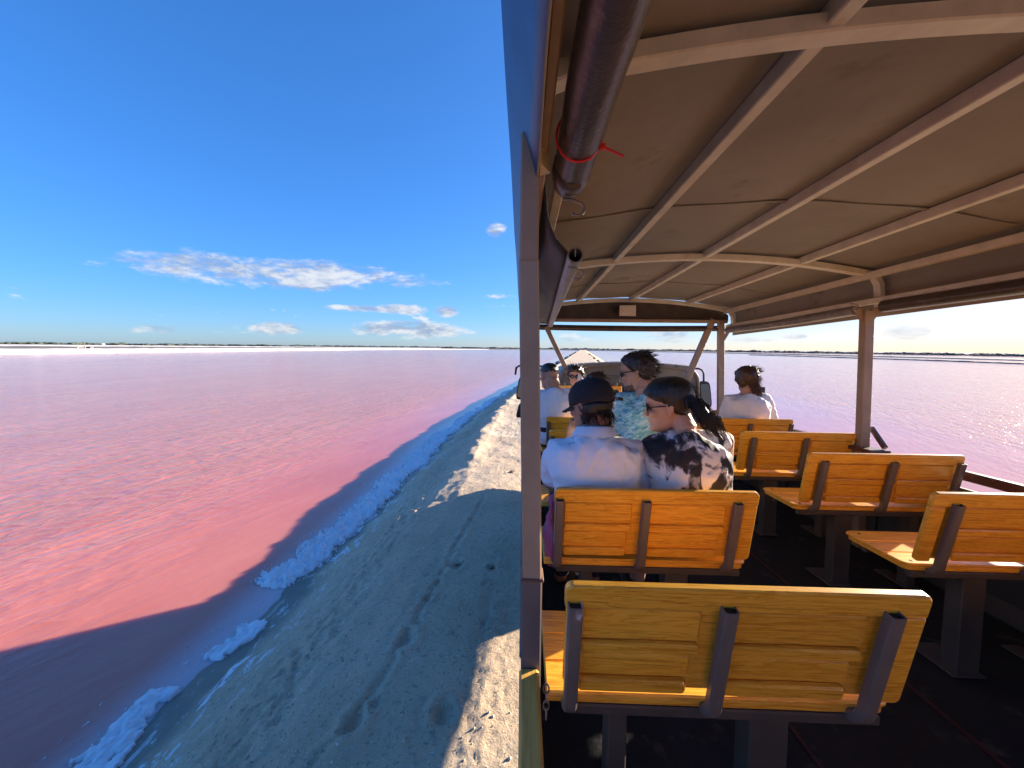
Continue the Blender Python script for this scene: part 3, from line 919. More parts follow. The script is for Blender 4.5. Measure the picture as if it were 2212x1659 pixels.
    # front A braces and front rail
    P(MB().bar(px(1180, 706, FR[2]), px(1262, 880, FR[2]), .055, .05, up=V((0, 1, 0))), 'front_brace', 'post_paint')
    P(MB().bar(px(1540, 690, FR[2] + .02), px(1455, 885, FR[2] + .02), .07, .05, up=V((0, 1, 0))), 'front_brace', 'post_paint')
    P(MB().bar(V((.05, FR[2] + .05, h(-.60))), V((2.52, FR[2] + .05, h(-.60))), .05, .06), 'front_rail', 'post_paint')
    # roof arches
    for k, y in enumerate([-3.1, -1.15] + FR):
        pts = []
        for x in np.linspace(.13, 2.49, 22): pts.append(V((x, y, h(roof_h(x) - .045))))
        L = [V((.030, y, h(.45))), V((.035, y, h(.60))), V((.055, y, h(.655)))]
        Rr = [V((2.56, y, h(.665))), V((2.600, y, h(.60))), V((2.615, y, h(.44)))]
        P(MB().bar(L + pts + Rr, None, .05, .044, up=V((0, .02, 1))), 'roof_arch', 'beam_paint', auto=40)
    # purlins
    for x in (.68, 1.335, 2.03):
        P(MB().bar(V((x, -3.6, h(roof_h(x) - .030))), V((x, FR[2], h(roof_h(x) - .030))), .042, .052), 'purlin', 'beam_paint')
    P(MB().bar(V((2.53, -3.6, h(.668))), V((2.50, FR[2], h(.655))), .045, .045), 'purlin', 'beam_paint')
    P(MB().bar(V((.13, -3.6, h(.668))), V((.13, FR[2], h(.665))), .04, .04), 'purlin', 'beam_paint')
    # eave rails
    P(MB().bar(V((.040, -3.6, h(.50))), V((.046, FR[2], h(.50))), .022, .030), 'eave_rail', 'post_paint')
    P(MB().bar(V((2.615, -3.6, h(.475))), V((2.53, FR[2], h(.475))), .045, .04), 'eave_rail', 'beam_paint')
    P(MB().bar(V((.05, FR[2], h(.535))), V((2.53, FR[2], h(.535))), .03, .04), 'eave_rail', 'post_paint')
    # tarpaulin roof: sheet over the purlins with valances down both sides
    cs = [(.030, .425), (.010, .50), (-.020, .58), (-.044, .665), (-.040, .690), (.0, .705), (.06, .712)]
    xs = np.linspace(.12, 2.5, 46)
    cs += [(float(x), roof_h(x) - .002 - .007 * (math.sin((x - .02) / .665 * math.pi) ** 2)) for x in xs]
    cs += [(2.56, .705), (2.63, .69), (2.665, .655), (2.668, .55), (2.660, .37)]
    ys = np.concatenate([np.linspace(-3.6, 0.8, 50, endpoint=False), np.linspace(.8, 4.92, 70)])
    Pm = np.zeros((len(ys), len(cs), 3))
    for i, y in enumerate(ys):
        fr = min(abs(y - f) for f in [-3.1, -1.15] + FR)
        for j, (x, z) in enumerate(cs):
            top = 8 < j < len(cs) - 6
            zz = z
            if top:
                t = (x - .02) / .665
                zz = z - .006 * min(1, fr / .5) * math.sin(t * math.pi) ** 2 + .002 * float(vnoise(x * 3, y * 1.4, 71))
            dx = 0.0
            if j < 4: dx = .006 * float(vnoise(y * 2.2, j * .8, 72)) * (4 - j) / 4
            if j > len(cs) - 4: dx = -.035 * (y / 4.9 if y > 0 else 0) + .01 * float(vnoise(y * 1.5, 5, 73))
            Pm[i, j] = (x + dx, y, h(zz))
    me = grid_mesh('tarpaulin', Pm, MAT['tarp_outer'])
    me.materials.append(MAT['tarp'])
    o = link('tarpaulin', me, tk)
    sm = o.modifiers.new('thickness', 'SOLIDIFY'); sm.thickness = .004; sm.offset = 1.0; sm.material_offset = 1; sm.material_offset_rim = 1
    # make the face normals point down/in so that the offset goes outwards
    bm = bmesh.new(); bm.from_mesh(me); bm.faces.ensure_lookup_table()
    f0 = min(bm.faces, key=lambda f: (f.calc_center_median() - V((1.3, 2, h(.83)))).length)
    if f0.normal.z < 0: bmesh.ops.reverse_faces(bm, faces=bm.faces)
    bm.to_mesh(me); bm.free()
    for y in (-.1, 2.02, 3.95):
        sp = [V((float(x), y + .01 * math.sin(x * 3), h(roof_h(x) - .013 - .007 * (math.sin((x - .02) / .665 * math.pi) ** 2)))) for x in np.linspace(.16, 2.45, 40)]
        P(MB().sweep(sp, [(-.011, -.0015), (.011, -.0015), (.011, .0015), (-.011, .0015)]), 'seam', 'tarp', o)
    # front flap closing the arch
    n = 24
    vs, fs = [], []
    for i in range(n + 1):
        x = .04 + (2.56 - .04) * i / n
        t = roof_h(x) - .05 if .13 < x < 2.49 else .62
        vs += [(x, FR[2] + .03, h(.545)), (x, FR[2] + .035, h(t)), (x, FR[2] + .034, h(.545)), (x, FR[2] + .039, h(t))]
    for i in range(n):
        a = i * 4; b2 = a + 4
        fs += [(a, b2, b2 + 1, a + 1), (a + 2, a + 3, b2 + 3, b2 + 2), (a, a + 2, b2 + 2, b2), (a + 1, b2 + 1, b2 + 3, a + 3)]
    P(MB().add(vs, fs), 'front_flap', 'vinyl')
    # ---- cab
    cy0, cy1 = 5.45, 7.15
    xl, xr = px(1206, 900, cy0).x, px(1507, 900, cy0).x
    ztop = px(1360, 787, cy0).z
    zb = -.55
    def ring(y, ins, top, dz=0.0, crown=.05):
        r = []
        rc = .16
        x0, x1 = xl + ins, xr - ins
        r.append(V((x0 - .03, y, zb))); r.append(V((x0 - .03, y, ztop - .8)))
        for k in range(7):
            a = math.pi - k / 6 * math.pi / 2
            r.append(V((x0 + rc + rc * math.cos(a), y, top - rc + rc * math.sin(a) - .03 * (1))))
        for k in range(1, 12):
            t = k / 12
            r.append(V((x0 + rc + (x1 - x0 - 2 * rc) * t, y, top - .03 + crown * math.sin(math.pi * t))))
        for k in range(7):
            a = math.pi / 2 - k / 6 * math.pi / 2
            r.append(V((x1 - rc + rc * math.cos(a), y, top - rc + rc * math.sin(a) - .03)))
        r.append(V((x1 + .03, y, ztop - .8))); r.append(V((x1 + .03, y, zb)))
        return r
    shell = MB().loft([ring(cy0, .02, ztop - .03), ring(cy0 + .03, 0, ztop), ring(cy0 + .6, -.01, ztop + .01), ring(cy1 - .35, 0, ztop - .02), ring(cy1, .02, ztop - .55), ring(cy1 + .12, .03, ztop - .62)])
    cab = P(shell, 'cab', 'cab_paint', auto=40)
    # rear panel: raised rim, recessed field, window with red-brown seat behind, stiffening lines
    rim = [p + V((0, -.018, 0)) for p in ring(cy0, .02, ztop - .03)]
    P(MB().tube(rim[1:-1], .018, 8), 'rear_rim', 'cab_paint', cab, smooth=True)
    r2 = [V((p.x + (.16 if p.x < 1.5 else -.16) * (1 if abs(p.x - (xl + xr) / 2) > .7 else .3), cy0 - .008, p.z - .12)) for p in ring(cy0, .05, ztop - .06)]
    P(MB().tube(r2[1:-1], .012, 8), 'rear_bead', 'cab_paint', cab, smooth=True)
    for z in (-.19, -.26):
        P(MB().bar(V((xl + .3, cy0 - .006, ztop + z)), V((xr - .3, cy0 - .006, ztop + z)), .02, .022), 'rear_bead', 'cab_paint', cab)
    win = P(MB().box((xl + .45, cy0 - .012, ztop - .62), (xr - .45, cy0 - .002, ztop - .31), .004), 'rear_window', 'black', cab)
    P(MB().box((xl + .43, cy0 - .022, ztop - .33), (xr - .43, cy0 - .004, ztop - .29), .004), 'window_trim', 'cab_red', cab)
    # drip edge tabs on the cab roof
    for k in range(9):
        t0, t1 = .04 + k * .104, .04 + k * .104 + .094
        vs = []
        for t in np.linspace(t0, t1, 4):
            x = xl + .10 + (xr - xl - .20) * t
            z = ztop - .032 + .05 * math.sin(math.pi * min(1, max(0, t)))
            vs.append((x, z))
        mb = MB()
        rows = [[V((x, cy0 - .03, z - .045)) for x, z in vs], [V((x, cy0 - .03, z + .012)) for x, z in vs], [V((x, cy0 + .05, z + .024)) for x, z in vs], [V((x, cy0 + .05, z - .03)) for x, z in vs]]
        f = []
        for r_ in range(4):
            for c in range(3):
                a, b2 = r_ * 4 + c, ((r_ + 1) % 4) * 4 + c
                f.append((a, a + 1, b2 + 1, b2))
        f += [(0, 4, 8, 12), (3, 15, 11, 7)]
        mb.add([p for r_ in rows for p in r_], f)
        P(mb, 'roof_rib', 'cab_paint', cab)
    # mirrors
    y = cy0 + 1.05
    for sx in (1, -1):
        A = px(1493, 797, y) if sx > 0 else V((xl + .02, y, ztop - .07))
        if sx > 0:
            pts = [px(1488, 797, y), px(1508, 796, y), px(1516, 799, y), px(1520, 806, y), px(1520, 824, y)]
            c, hw, hh = px(1523, 852, y), .095, .225
        else:
            pts = [V((xl + .05, y, ztop - .05)), V((-.06, y, ztop - .05)), V((-.10, y, ztop - .08)), V((-.115, y, ztop - .2))]
            c, hw, hh = V((.005, y, ztop - .42)), .085, .2
        arm = P(MB().tube(pts, .016, 8), 'mirror_arm', 'black', cab, smooth=True)
        q = MB(); sl = -.03 * sx
        def oval(k, yy):
            r = []
            for i in range(20):
                a = 2 * math.pi * i / 20
                cx_, cz_ = math.cos(a), math.sin(a)
                ex = math.copysign(abs(cx_) ** .45, cx_) * hw * k; ez = math.copysign(abs(cz_) ** .45, cz_) * hh * k
                r.append(c + V((ex + sl * ez / hh, yy, ez)))
            return r
        P(q.loft([oval(.97, -.02), oval(1.0, .0), oval(.8, .06)]), 'mirror_housing', 'black', cab, auto=40)
        g = MB().loft([oval(.80, -.026), oval(.80, -.021)])
        P(g, 'mirror_glass', 'mirror_glass', cab)
        if sx < 0:
            c = V((-.0, y, ztop - .80)); hw, hh = .075, .13
            P(MB().loft([oval(.97, -.02), oval(1.0, .0), oval(.8, .06)]), 'mirror_housing', 'black', cab, auto=40)
    # wheels
    gz = ROADZ - (HC - CZ)
    for (x, yy) in ((.62, 6.05), (2.35, 6.05), (.40, -2.6), (2.28, -2.6)):
        # ground height under the tilted bed at this wheel
        gl = (TI @ V((x, yy, ROADZ))).z
        rr = .46
        w = MB()
        prof = [(-.12, rr * .62), (-.13, rr * .88), (-.09, rr), (.09, rr), (.13, rr * .88), (.12, rr * .62)]
        rings = []
        for (dx, rad) in prof:
            rings.append([V((x + dx, yy + rad * math.cos(2 * math.pi * k / 28), gl + rr + rad * math.sin(2 * math.pi * k / 28))) for k in range(28)])
        wheel = P(w.loft(rings), 'wheel', 'rubber', auto=40)
        rim = MB().loft([[V((x + dx, yy + rad * math.cos(2 * math.pi * k / 20), gl + rr + rad * math.sin(2 * math.pi * k / 20))) for k in range(20)] for dx, rad in ((-.115, .28), (-.06, .24), (.06, .24), (.115, .28))])
        P(rim, 'rim', 'cab_paint', wheel, auto=40)
    return tk
build_truck()

# ------------------------------------------------------------------ rolled curtains and things hung from the roof
def roll(name, pts, r, mat, label, lump=.05, n=20, seg=40, group=None):
    """rolled vinyl round a pipe with uneven wraps"""
    a, b = V(pts[0]), V(pts[-1])
    root = empty(name, a, label, 'curtain', group)
    d = (b - a)
    s = d.normalized().cross(V((0, 0, 1))).normalized(); u = s.cross(d.normalized())
    rings = []
    for i in range(seg + 1):
        t = i / seg
        c = d * t + V((0, 0, -.012 * math.sin(math.pi * t)))
        ring = []
        for k in range(n):
            an = 2 * math.pi * k / n
            rr = r * (1 + lump * float(vnoise(t * 9 + 3, an * 1.2, 81)) + lump * 1.2 * float(vnoise(t * 3 + an * 1.5, an * .6 + 2, 82)) + (.10 * an / 6.28 - .05))
            ring.append(c + s * rr * math.cos(an) + u * rr * math.sin(an))
        rings.append(ring)
    MB().loft(rings).build('vinyl_roll', MAT[mat], root, auto=50)
    return root

def jhook(root, p, sc_=1.0):
    p = V(p) - V(root.matrix_world.inverted() @ root.matrix_world.translation)
    base = TI @ root.matrix_world.translation
    q = V(p) - base
    pts = [q + V((-.02, 0, .012)), q + V((.005, 0, .010)), q + V((.022, 0, 0))]
    for a in np.linspace(math.pi * .40, -math.pi * .78, 12):
        pts.append(q + V((.018 + .017 * sc_ * math.cos(a), 0, -.014 + .017 * sc_ * math.sin(a))))
    MB().tube(pts, .0042 * sc_, 7, up=V((0, 1, 0))).build('hook', MAT['hook'], root, smooth=True)

r1 = roll('rolled_curtain', [(.105, -1.1, h(.475)), (.115, 1.02, h(.475))], .044, 'vinyl', 'dark brown rolled vinyl curtain with a red tie above the pink lake', .06)
e0 = V((.115, 1.02, h(.475))) - V((.105, -1.1, h(.475)))
MB().loft([[e0 + V((.046 * math.cos(a) * k, dy, .046 * math.sin(a) * k)) for a in np.linspace(0, 2 * math.pi, 16, endpoint=False)] for k, dy in ((1.02, -.07), (1.06, -.03), (.95, .01), (.8, .035))]).build('strap_band', MAT['vinyl'], r1, smooth=True)
jhook(r1, px(1233, 440, 1.03))
# curtain of the next bay: pipe with a hanging sheet
A, B = px(1243, 551, 1.42), px(1189, 702, 4.6)
r2 = empty('half_rolled_curtain', A, 'half unrolled dark curtain on a bare metal pipe with open end and hooks', 'curtain')
d = B - A
s_ = d.normalized().cross(V((0, 0, 1))).normalized(); u_ = s_.cross(d.normalized())
rings = []
for t, rr in ((0, .024), (0, .029), (.02, .029), (.3, .029), (.7, .029), (1, .029)):
    rings.append([d * t + s_ * rr * math.cos(k / 24 * 6.2832) + u_ * rr * math.sin(k / 24 * 6.2832) for k in range(24)])
rings.insert(0, [d * .06 + s_ * .024 * math.cos(k / 24 * 6.2832) + u_ * .024 * math.sin(k / 24 * 6.2832) for k in range(24)])
MB().loft(rings).build('pipe', MAT['pipe'], r2, auto=50)
MB().loft([[d * t + s_ * rr * math.cos(k / 24 * 6.2832) + u_ * rr * math.sin(k / 24 * 6.2832) for k in range(24)] for t, rr in ((.055, .0238), (.06, .0238))]).build('pipe_shade', MAT['black'], r2)  # black disc in place of the shade deep in the pipe
MB().bar(d * .002 + u_ * .026, d * .002 - u_ * .005, .004, .004, up=V((0, 1, 0))).build('pin', MAT['chrome'], r2)
# sheet: from the eave rail down and inwards to the pipe
n = 30
Pm = np.zeros((n + 1, 9, 3))
for i in range(n + 1):
    t = i / n
    top = V((.055, 1.04 + (4.72 - 1.04) * t, h(.50)))
    bot = A + d * t + s_ * -.026 + V((0, 0, .01))
    for j in range(9):
        q = j / 8
        p = top.lerp(bot, q)
        wob = .016 * float(vnoise(t * 7, q * 2, 83)) * math.sin(math.pi * q)
        Pm[i, j] = p - A + V((wob - .03 * math.sin(math.pi * q), 0, wob))
me = grid_mesh('curtain_sheet', Pm, MAT['vinyl_matte'])
o = link('curtain_sheet', me, r2); m = o.modifiers.new('thickness', 'SOLIDIFY'); m.thickness = .003
jhook(r2, px(1238, 585, 1.45), 1.1)
jhook(r2, px(1170, 690, 4.4), 1.6)
# far side rolls
r3 = roll('rolled_curtain', [(2.545, -1.0, h(.425)), (2.535, 2.80, h(.425))], .042, 'vinyl', 'dark rolled curtain under the roof edge, between the two posts beside the empty benches', .04)
jhook(r3, px(1842, 660, 2.8), 1.2)
r4 = roll('rolled_curtain', [(2.53, 3.02, h(.425)), (2.49, 4.78, h(.425))], .036, 'pipe', 'pale grey rolled curtain under the roof edge above the woman in white', .05)
jhook(r4, px(1548, 700, 4.7), 1.5)
roll('rolled_curtain', [(.06, 4.90, h(.455)), (2.46, 4.90, h(.455))], .036, 'vinyl', 'dark rolled curtain hanging across the front above the cab', .03)
MB().tube([(-.0, 0, 0)] and [(.04, 4.79, h(.44)), (.045, 4.81, h(.30))], .03, 10).build('cloth_roll', MAT['foam'], None, True, T.copy())
tag(bpy.data.objects['cloth_roll'], 'short white rolled cloth hung in the front corner beside the metal pipe', 'cloth')

# red cable tie on the first roll
q = px(1232, 322, .83)
zt = empty('cable_tie', (.1125, .83, h(.472)), 'bright red cable tie cinched round the brown curtain roll', 'cable tie')
loop = [V((.0475 * math.cos(a), -.010 * math.sin(a), .0475 * math.sin(a))) for a in np.linspace(-.35, 5.7, 30)]
MB().tube(loop, .0026, 6, up=V((0, 1, 0))).build('loop', MAT['red_plastic'], zt, smooth=True)
hp = loop[0] + V((.004, 0, -.004))
MB().box((hp.x - .006, hp.y - .006, hp.z - .006), (hp.x + .006, hp.y + .006, hp.z + .006), .002).build('head', MAT['red_plastic'], zt)
MB().bar(hp, hp + V((.045, 0, -.020)), .004, .0055, up=V((0, 1, 0)), c=.001).build('tail', MAT['red_plastic'], zt)

# loudspeaker on the front flap
c = px(1356, 671, 4.72)
sp = empty('loudspeaker', c, 'small white wall loudspeaker with orange mark on the dark front flap', 'loudspeaker')
MB().add([(-.1, 0, -.062), (.1, 0, -.066), (.098, 0, .066), (-.098, 0, .062), (-.07, .11, -.05), (.07, .11, -.05), (.07, .11, .05), (-.07, .11, .05)],
         [(0, 1, 2, 3), (7, 6, 5, 4), (0, 4, 5, 1), (1, 5, 6, 2), (2, 6, 7, 3), (3, 7, 4, 0)]).build('case', MAT['white_plastic'], sp)
MB().box((-.093, -.006, -.057), (.093, -.001, .057), .002).build('grille', MAT['white_plastic'], sp)
MB().box((-.072, -.0085, -.008), (-.060, -.006, -.001), .0005).box((-.072, -.0085, .004), (-.060, -.006, .009), .0005).build('mark', MAT['orange_mark'], sp)
MB().bar((-.115, .06, .05), (-.115, .06, -.03), .012, .03).bar((-.115, .06, .03), (-.115, .16, .03), .012, .012).build('bracket', MAT['black'], sp)

# ================================================================== BENCHES
BH = .318                    # backrest height along the slope
REC = .062                   # recline
def bench_proto(W, mirror, metal):
    """wooden bench; x = 0..W across, y = 0 at the top edge of the backrest, z from the bed"""
    root = bpy.data.objects.new('bench', None); COL.objects.link(root)
    eb = V((0, -REC, .312)).normalized(); ec = V((0, -eb.z, eb.y)); ex = V((1, 0, 0))
    O = V((0, REC, .846 - .312))
    F = M(((1, 0, 0, O.x), (0, ec.y, eb.y, O.y), (0, ec.z, eb.z, O.z), (0, 0, 0, 1)))    # (x, rearwards, up the slope)
    X = (lambda x: W - x) if mirror else (lambda x: x)
    def bx(x0, x1, c0, c1, b0, b1, ch):
        a, b = sorted((X(x0), X(x1)))
        return MB().box((a, c0, b0), (b, c1, b1), ch, F)
    def rboard(x0, x1, c0, c1, b0, b1, r, n=5, ch=.004, corners=(1, 1, 1, 1)):
        """board with rounded corners (corner order: 00, 10, 11, 01) and eased edges"""
        a, b = sorted((X(x0), X(x1)))
        if mirror: corners = (corners[1], corners[0], corners[3], corners[2])
        def outline(ins):
            pts = []
            for (cx, cz, a0, k) in ((a, b0, 180, 0), (b, b0, 270, 1), (b, b1, 0, 2), (a, b1, 90, 3)):
                rr = max(.002, (r if corners[k] else .006) - ins)
                ox = cx + (r if corners[k] else .006) * (1 if cx == a else -1); oz = cz + (r if corners[k] else .006) * (1 if cz == b0 else -1)
                for i in range(n + 1):
                    an = RAD(a0 + 90 * i / n)
                    pts.append((ox + rr * math.cos(an), oz + rr * math.sin(an)))
            return pts
        mb = MB()
        rings = []
        for ins, c in ((ch, c0), (0, c0 + ch), (0, c1 - ch), (ch, c1)):
            rings.append([F @ V((p[0], c, p[1])) for p in outline(ins)])
        return mb.loft(rings)
    wood = MAT['varnished_wood']
    # backrest: base board, aisle stile and rounded top rail, raised planks between the uprights
    back = rboard(0.004, W - .004, -.019, -.012, .004, BH - .004, .022).build('backrest', wood, root, auto=40)
    rboard(0, W, -.019, .004, BH - .062, BH, .020, corners=(0, 0, 1, 1)).build('top_rail', wood, back, auto=40)
    u = [.022, W * .452, W * .895]
    rboard(u[2] + .030, W, -.0185, .003, 0, BH - .0625, .018, corners=(0, 1, 0, 0)).build('stile', wood, back, auto=40)
    uw = .017
    for bay in (0, 1):
        x0, x1 = u[bay] + uw + .004, u[bay + 1] - uw - .002 - (.032 if bay == 0 else .016)
        for (b0, b1, c1, dx) in ((.164, .252, -.001, 0), (.124, .156, .005, .002), (.056, .120, -.001, -.014), (.006, .044, .006, -.016)):
            rboard(x0, x1 + dx, -.014, c1, b0, b1, .012, 4, .005, corners=(0, 1, 1, 0)).build('plank', wood, back, auto=40)
    # uprights: square tube with open top, bending under the seat
    for k, xu in enumerate(u):
        pts = [F @ V((X(xu), .014, b)) for b in (.276, .2, .1, .0)]
        e = pts[-1]
        for a in np.linspace(.15, 1.0, 5):
            an = a * RAD(78)
            pts.append(e + V((0, .055 * (1 - math.cos(an)) * 1.0, -.055 * math.sin(an))))
        q = pts[-1]
        pts += [q + V((0, .10, -.006)), q + V((0, .26, -.004))]
        w2, d2, c = uw, .014, .005
        pr = [(-w2 + c, -d2), (w2 - c, -d2), (w2, -d2 + c), (w2, d2 - c), (w2 - c, d2), (-w2 + c, d2), (-w2, d2 - c), (-w2, -d2 + c)]
        up = MB().sweep(pts, pr, up=V((1, 0, 0))).xf(M.Identity(4))
        o = MB()
        # sweep with x as side axis
        s = MB(); vs = []; m = len(pr)
        for i, p in enumerate(pts):
            t = (pts[min(i + 1, len(pts) - 1)] - pts[max(i - 1, 0)]).normalized()
            nrm = t.cross(V((1, 0, 0))).normalized()
            for (a, b) in pr: vs.append(p + V((a, 0, 0)) + nrm * b)
        fs = []
        for i in range(len(pts) - 1):
            for j in range(m):
                a, b = i * m + j, i * m + (j + 1) % m
                fs.append((a, b, b + m, a + m))
        fs.append(tuple(range((len(pts) - 1) * m, len(pts) * m)))
        # inside of the open tube end
        inner = [p for p in vs[:m]]
        cen = sum((V(p) for p in inner), V()) / m
        k0 = len(vs)
        vs += [cen + (V(p) - cen) * .78 for p in inner]
        for j in range(m): fs.append((j, k0 + j, k0 + (j + 1) % m, (j + 1) % m))
        s.add(vs, fs)
        uo = s.build('upright', MAT[metal], root, auto=40)
        t0 = (pts[1] - pts[0]).normalized()
        b_ = MB().add([cen + (V(p) - cen) * .79 + t0 * .006 for p in inner], [tuple(range(m))])
        b_.build('bore_shade', MAT['black'], uo)  # black face painted for the shade inside the hollow tube
    # seat: frame plank along the front, two wide planks, bullnose
    zs = .512
    sx0, sx1 = -.035, W + .012
    def slab(x0, x1, y0, y1, z0, z1, r, corners):
        a, b = sorted((X(x0), X(x1)))
        if mirror: corners = (corners[1], corners[0], corners[3], corners[2])
        n = 5
        def outline(ins):
            pts = []
            for (cx, cy, a0, k) in ((a, y0, 180, 0), (b, y0, 270, 1), (b, y1, 0, 2), (a, y1, 90, 3)):
                R_ = r if corners[k] else .004
                ox = cx + R_ * (1 if cx == a else -1); oy = cy + R_ * (1 if cy == y0 else -1)
                for i in range(n + 1):
                    an = RAD(a0 + 90 * i / n)
                    pts.append((ox + max(.001, R_ - ins) * math.cos(an), oy + max(.001, R_ - ins) * math.sin(an)))
            return pts
        return MB().loft([[V((p[0], p[1], z)) for p in outline(i)] for i, z in ((.003, z0), (0, z0 + .003), (0, z1 - .004), (.004, z1))])
    seat = slab(sx0, sx1 - .010, .088, .402, zs - .034, zs - .012, .03, (0, 1, 1, 0)).build('seat', wood, root, auto=40)
    for (y0, y1, cr) in ((.083, .185, (0, 1, 0, 0)), (.1885, .295, (0, 0, 0, 0)), (.2985, .410, (0, 0, 1, 0))):
        slab(sx0, sx1, y0, y1, zs - .0115, zs, .035, cr).build('seat_plank', wood, seat, auto=40)
    for (bxp, byp) in ((sx1 - .05, .11), (sx1 - .05, .37), (.05, .11), (.05, .37)):
        a = X(bxp)
        MB().loft([[V((a + .007 * math.cos(t) * k, byp + .007 * math.sin(t) * k, zs + z)) for t in np.linspace(0, 6.2832, 8, endpoint=False)] for k, z in ((1, -.001), (1, .0012), (.7, .002))]).build('bolt', MAT['black'], seat)
    MB().bar(V((X(.02), .32, zs - .05)), V((X(W - .02), .32, zs - .05)), .03, .028).bar(V((X(.02), .10, zs - .05)), V((X(W - .02), .10, zs - .05)), .03, .028).build('seat_frame', MAT['leg_metal'], root)
    # pedestals
    for xc, wd in ((.13, .05), (W * .60, .10)):
        a, b = sorted((X(xc), X(xc + wd)))
        MB().box((a, .10, 0.004), (b, .17, zs - .064), .004).build('leg', MAT['leg_metal'], root)
        MB().box((a - .02, .09, .001), (b + .02, .30, .010), .002).build('foot', MAT['leg_metal'], root)
    return root

def place(o, x, y, label, group, dz=0.0, ry=0.0):
    o.matrix_world = T @ M.Translation((x, y, dz)) @ M.Rotation(RAD(ry), 4, 'Z')
    tag(o, label, 'bench', group)

WL, WR = .828, .88
GL, GR = 'benches in the row by the pink lake side', 'benches in the row along the far rail'
lp = bench_proto(WL, False, 'scuffed_metal')
place(lp, .108, .870, 'empty wooden bench with scuffed grey uprights behind the couple, beside the wooden cap rail', GL, ry=-.35)
lefts = [(.11, -.43, 'wooden bench at the photographer\'s place, next behind the bench with scuffed uprights'), (.140, 1.555, 'wooden bench backing the man in black cap and the woman in patterned top'),  # first one is out of view, added to bounce warm light forward
         (.165, 2.235, 'wooden bench mostly hidden behind the couple, under the man in the turquoise shirt'),
         (.215, 2.930, 'wooden bench in front of the man in the turquoise shirt, lower of two tops showing'),
         (.235, 3.640, 'wooden bench behind the man in the white tee shirt with short hair')]
for (x, y, lab) in lefts:
    c = copy_tree(lp)
    place(c, x, y, lab, GL, ry=random.uniform(-.2, .2))
    if y > 1.5:
        for ch in c.children:
            if ch.name.startswith('upright'):
                ch.data = ch.data.copy(); ch.data.materials[0] = MAT['grey_metal']
rp = bench_proto(WR, True, 'grey_metal')
rights = [(1.665, -.45, 'wooden bench across the aisle from the photographer\'s place'), (1.665, .17, 'unseen wooden bench by the far rail, second behind the empty one across from the couple'), (1.665, .86, 'wooden bench by the far rail with only a seat corner showing over the dark floor'),  # first two are out of view, added with it for the bounce
          (1.660, 1.560, 'empty wooden bench across the aisle from the couple, sunlight triangle on its seat'),
          (1.668, 2.245, 'empty wooden bench with three uprights beside the dark red hand rail'),
          (1.675, 2.940, 'empty wooden bench beside the foot of the far post'),
          (1.675, 3.655, 'wooden bench that the woman in the white top sits on')]
for k, (x, y, lab) in enumerate(rights):
    c = rp if k == 0 else copy_tree(rp)
    place(c, x, y, lab, GR, dz=.010, ry=random.uniform(-.25, .25))
# bench at the front facing back, with a tall wooden back against the cab
fb = empty('front_bench', (.42, 4.62, 0), 'tall backed wooden bench against the front rail below the cab window', 'bench')
for k in range(4):
    MB().box((0, .10, .62 + k * .118), (.80, .125, .62 + (k + 1) * .118 - .006), .005).build('back_plank', MAT['varnished_wood'], fb)
MB().box((0, -.28, .48), (.80, -.09, .505), .005).build('seat_plank', MAT['varnished_wood'], fb)
MB().box((0, -.085, .48), (.80, .098, .505), .005).build('seat_plank', MAT['varnished_wood'], fb)
for x in (.06, .70):
    MB().box((x, -.2, 0.002), (x + .05, -.1, .478), .004).build('leg', MAT['leg_metal'], fb)
    MB().box((x, .127, 0.002), (x + .05, .16, 1.12), .004).build('upright', MAT['leg_metal'], fb)

# ================================================================== PEOPLE
def skin_mat(name, col):
    m = simple(name, col, .5, var=.10, scale=18, bstr=.12, bdist=.002)
    b = m.node_tree.nodes['Principled BSDF']
    b.inputs['Subsurface Weight'].default_value = .12
    b.inputs['Subsurface Radius'].default_value = (.012, .005, .003)
    return m
skin_mat('skin_tan', (.37, .185, .115)); skin_mat('skin_light', (.52, .30, .21)); skin_mat('skin_mid', (.44, .235, .15))
def hair_mat(name, a, b2):
    m, nt, b = material(name)
    tc = nt.n('ShaderNodeTexCoord')
    n = nt.noise(nt.mapping(tc.outputs['Object'], scale=(60, 60, 14)), 2.0, 5, .65, .5)
    nt.set(b.inputs['Base Color'], nt.ramp(n, [(.35, a), (.7, b2)]))
    b.inputs['Roughness'].default_value = .38
    bump(nt, b, n, .8, .006)
hair_mat('hair_black', (.006, .005, .005), (.022, .016, .013))
hair_mat('hair_dark', (.012, .008, .006), (.05, .03, .02))
hair_mat('hair_brown', (.03, .014, .007), (.11, .05, .022))
hair_mat('hair_curly', (.035, .02, .012), (.15, .085, .045))
hair_mat('beard', (.05, .03, .022), (.20, .13, .095))
def cloth(name, col, **kw):
    return simple(name, col, .85, var=.05, scale=6, bstr=.35, bdist=.002, **kw)
cloth('cloth_white', (.74, .78, .86)); cloth('cloth_offwhite', (.72, .72, .74)); cloth('cloth_navy', (.02, .025, .05)); cloth('cloth_black', (.013, .012, .018)); cloth('cloth_denim', (.05, .08, .15))
cloth('cloth_strap', (.022, .021, .024))
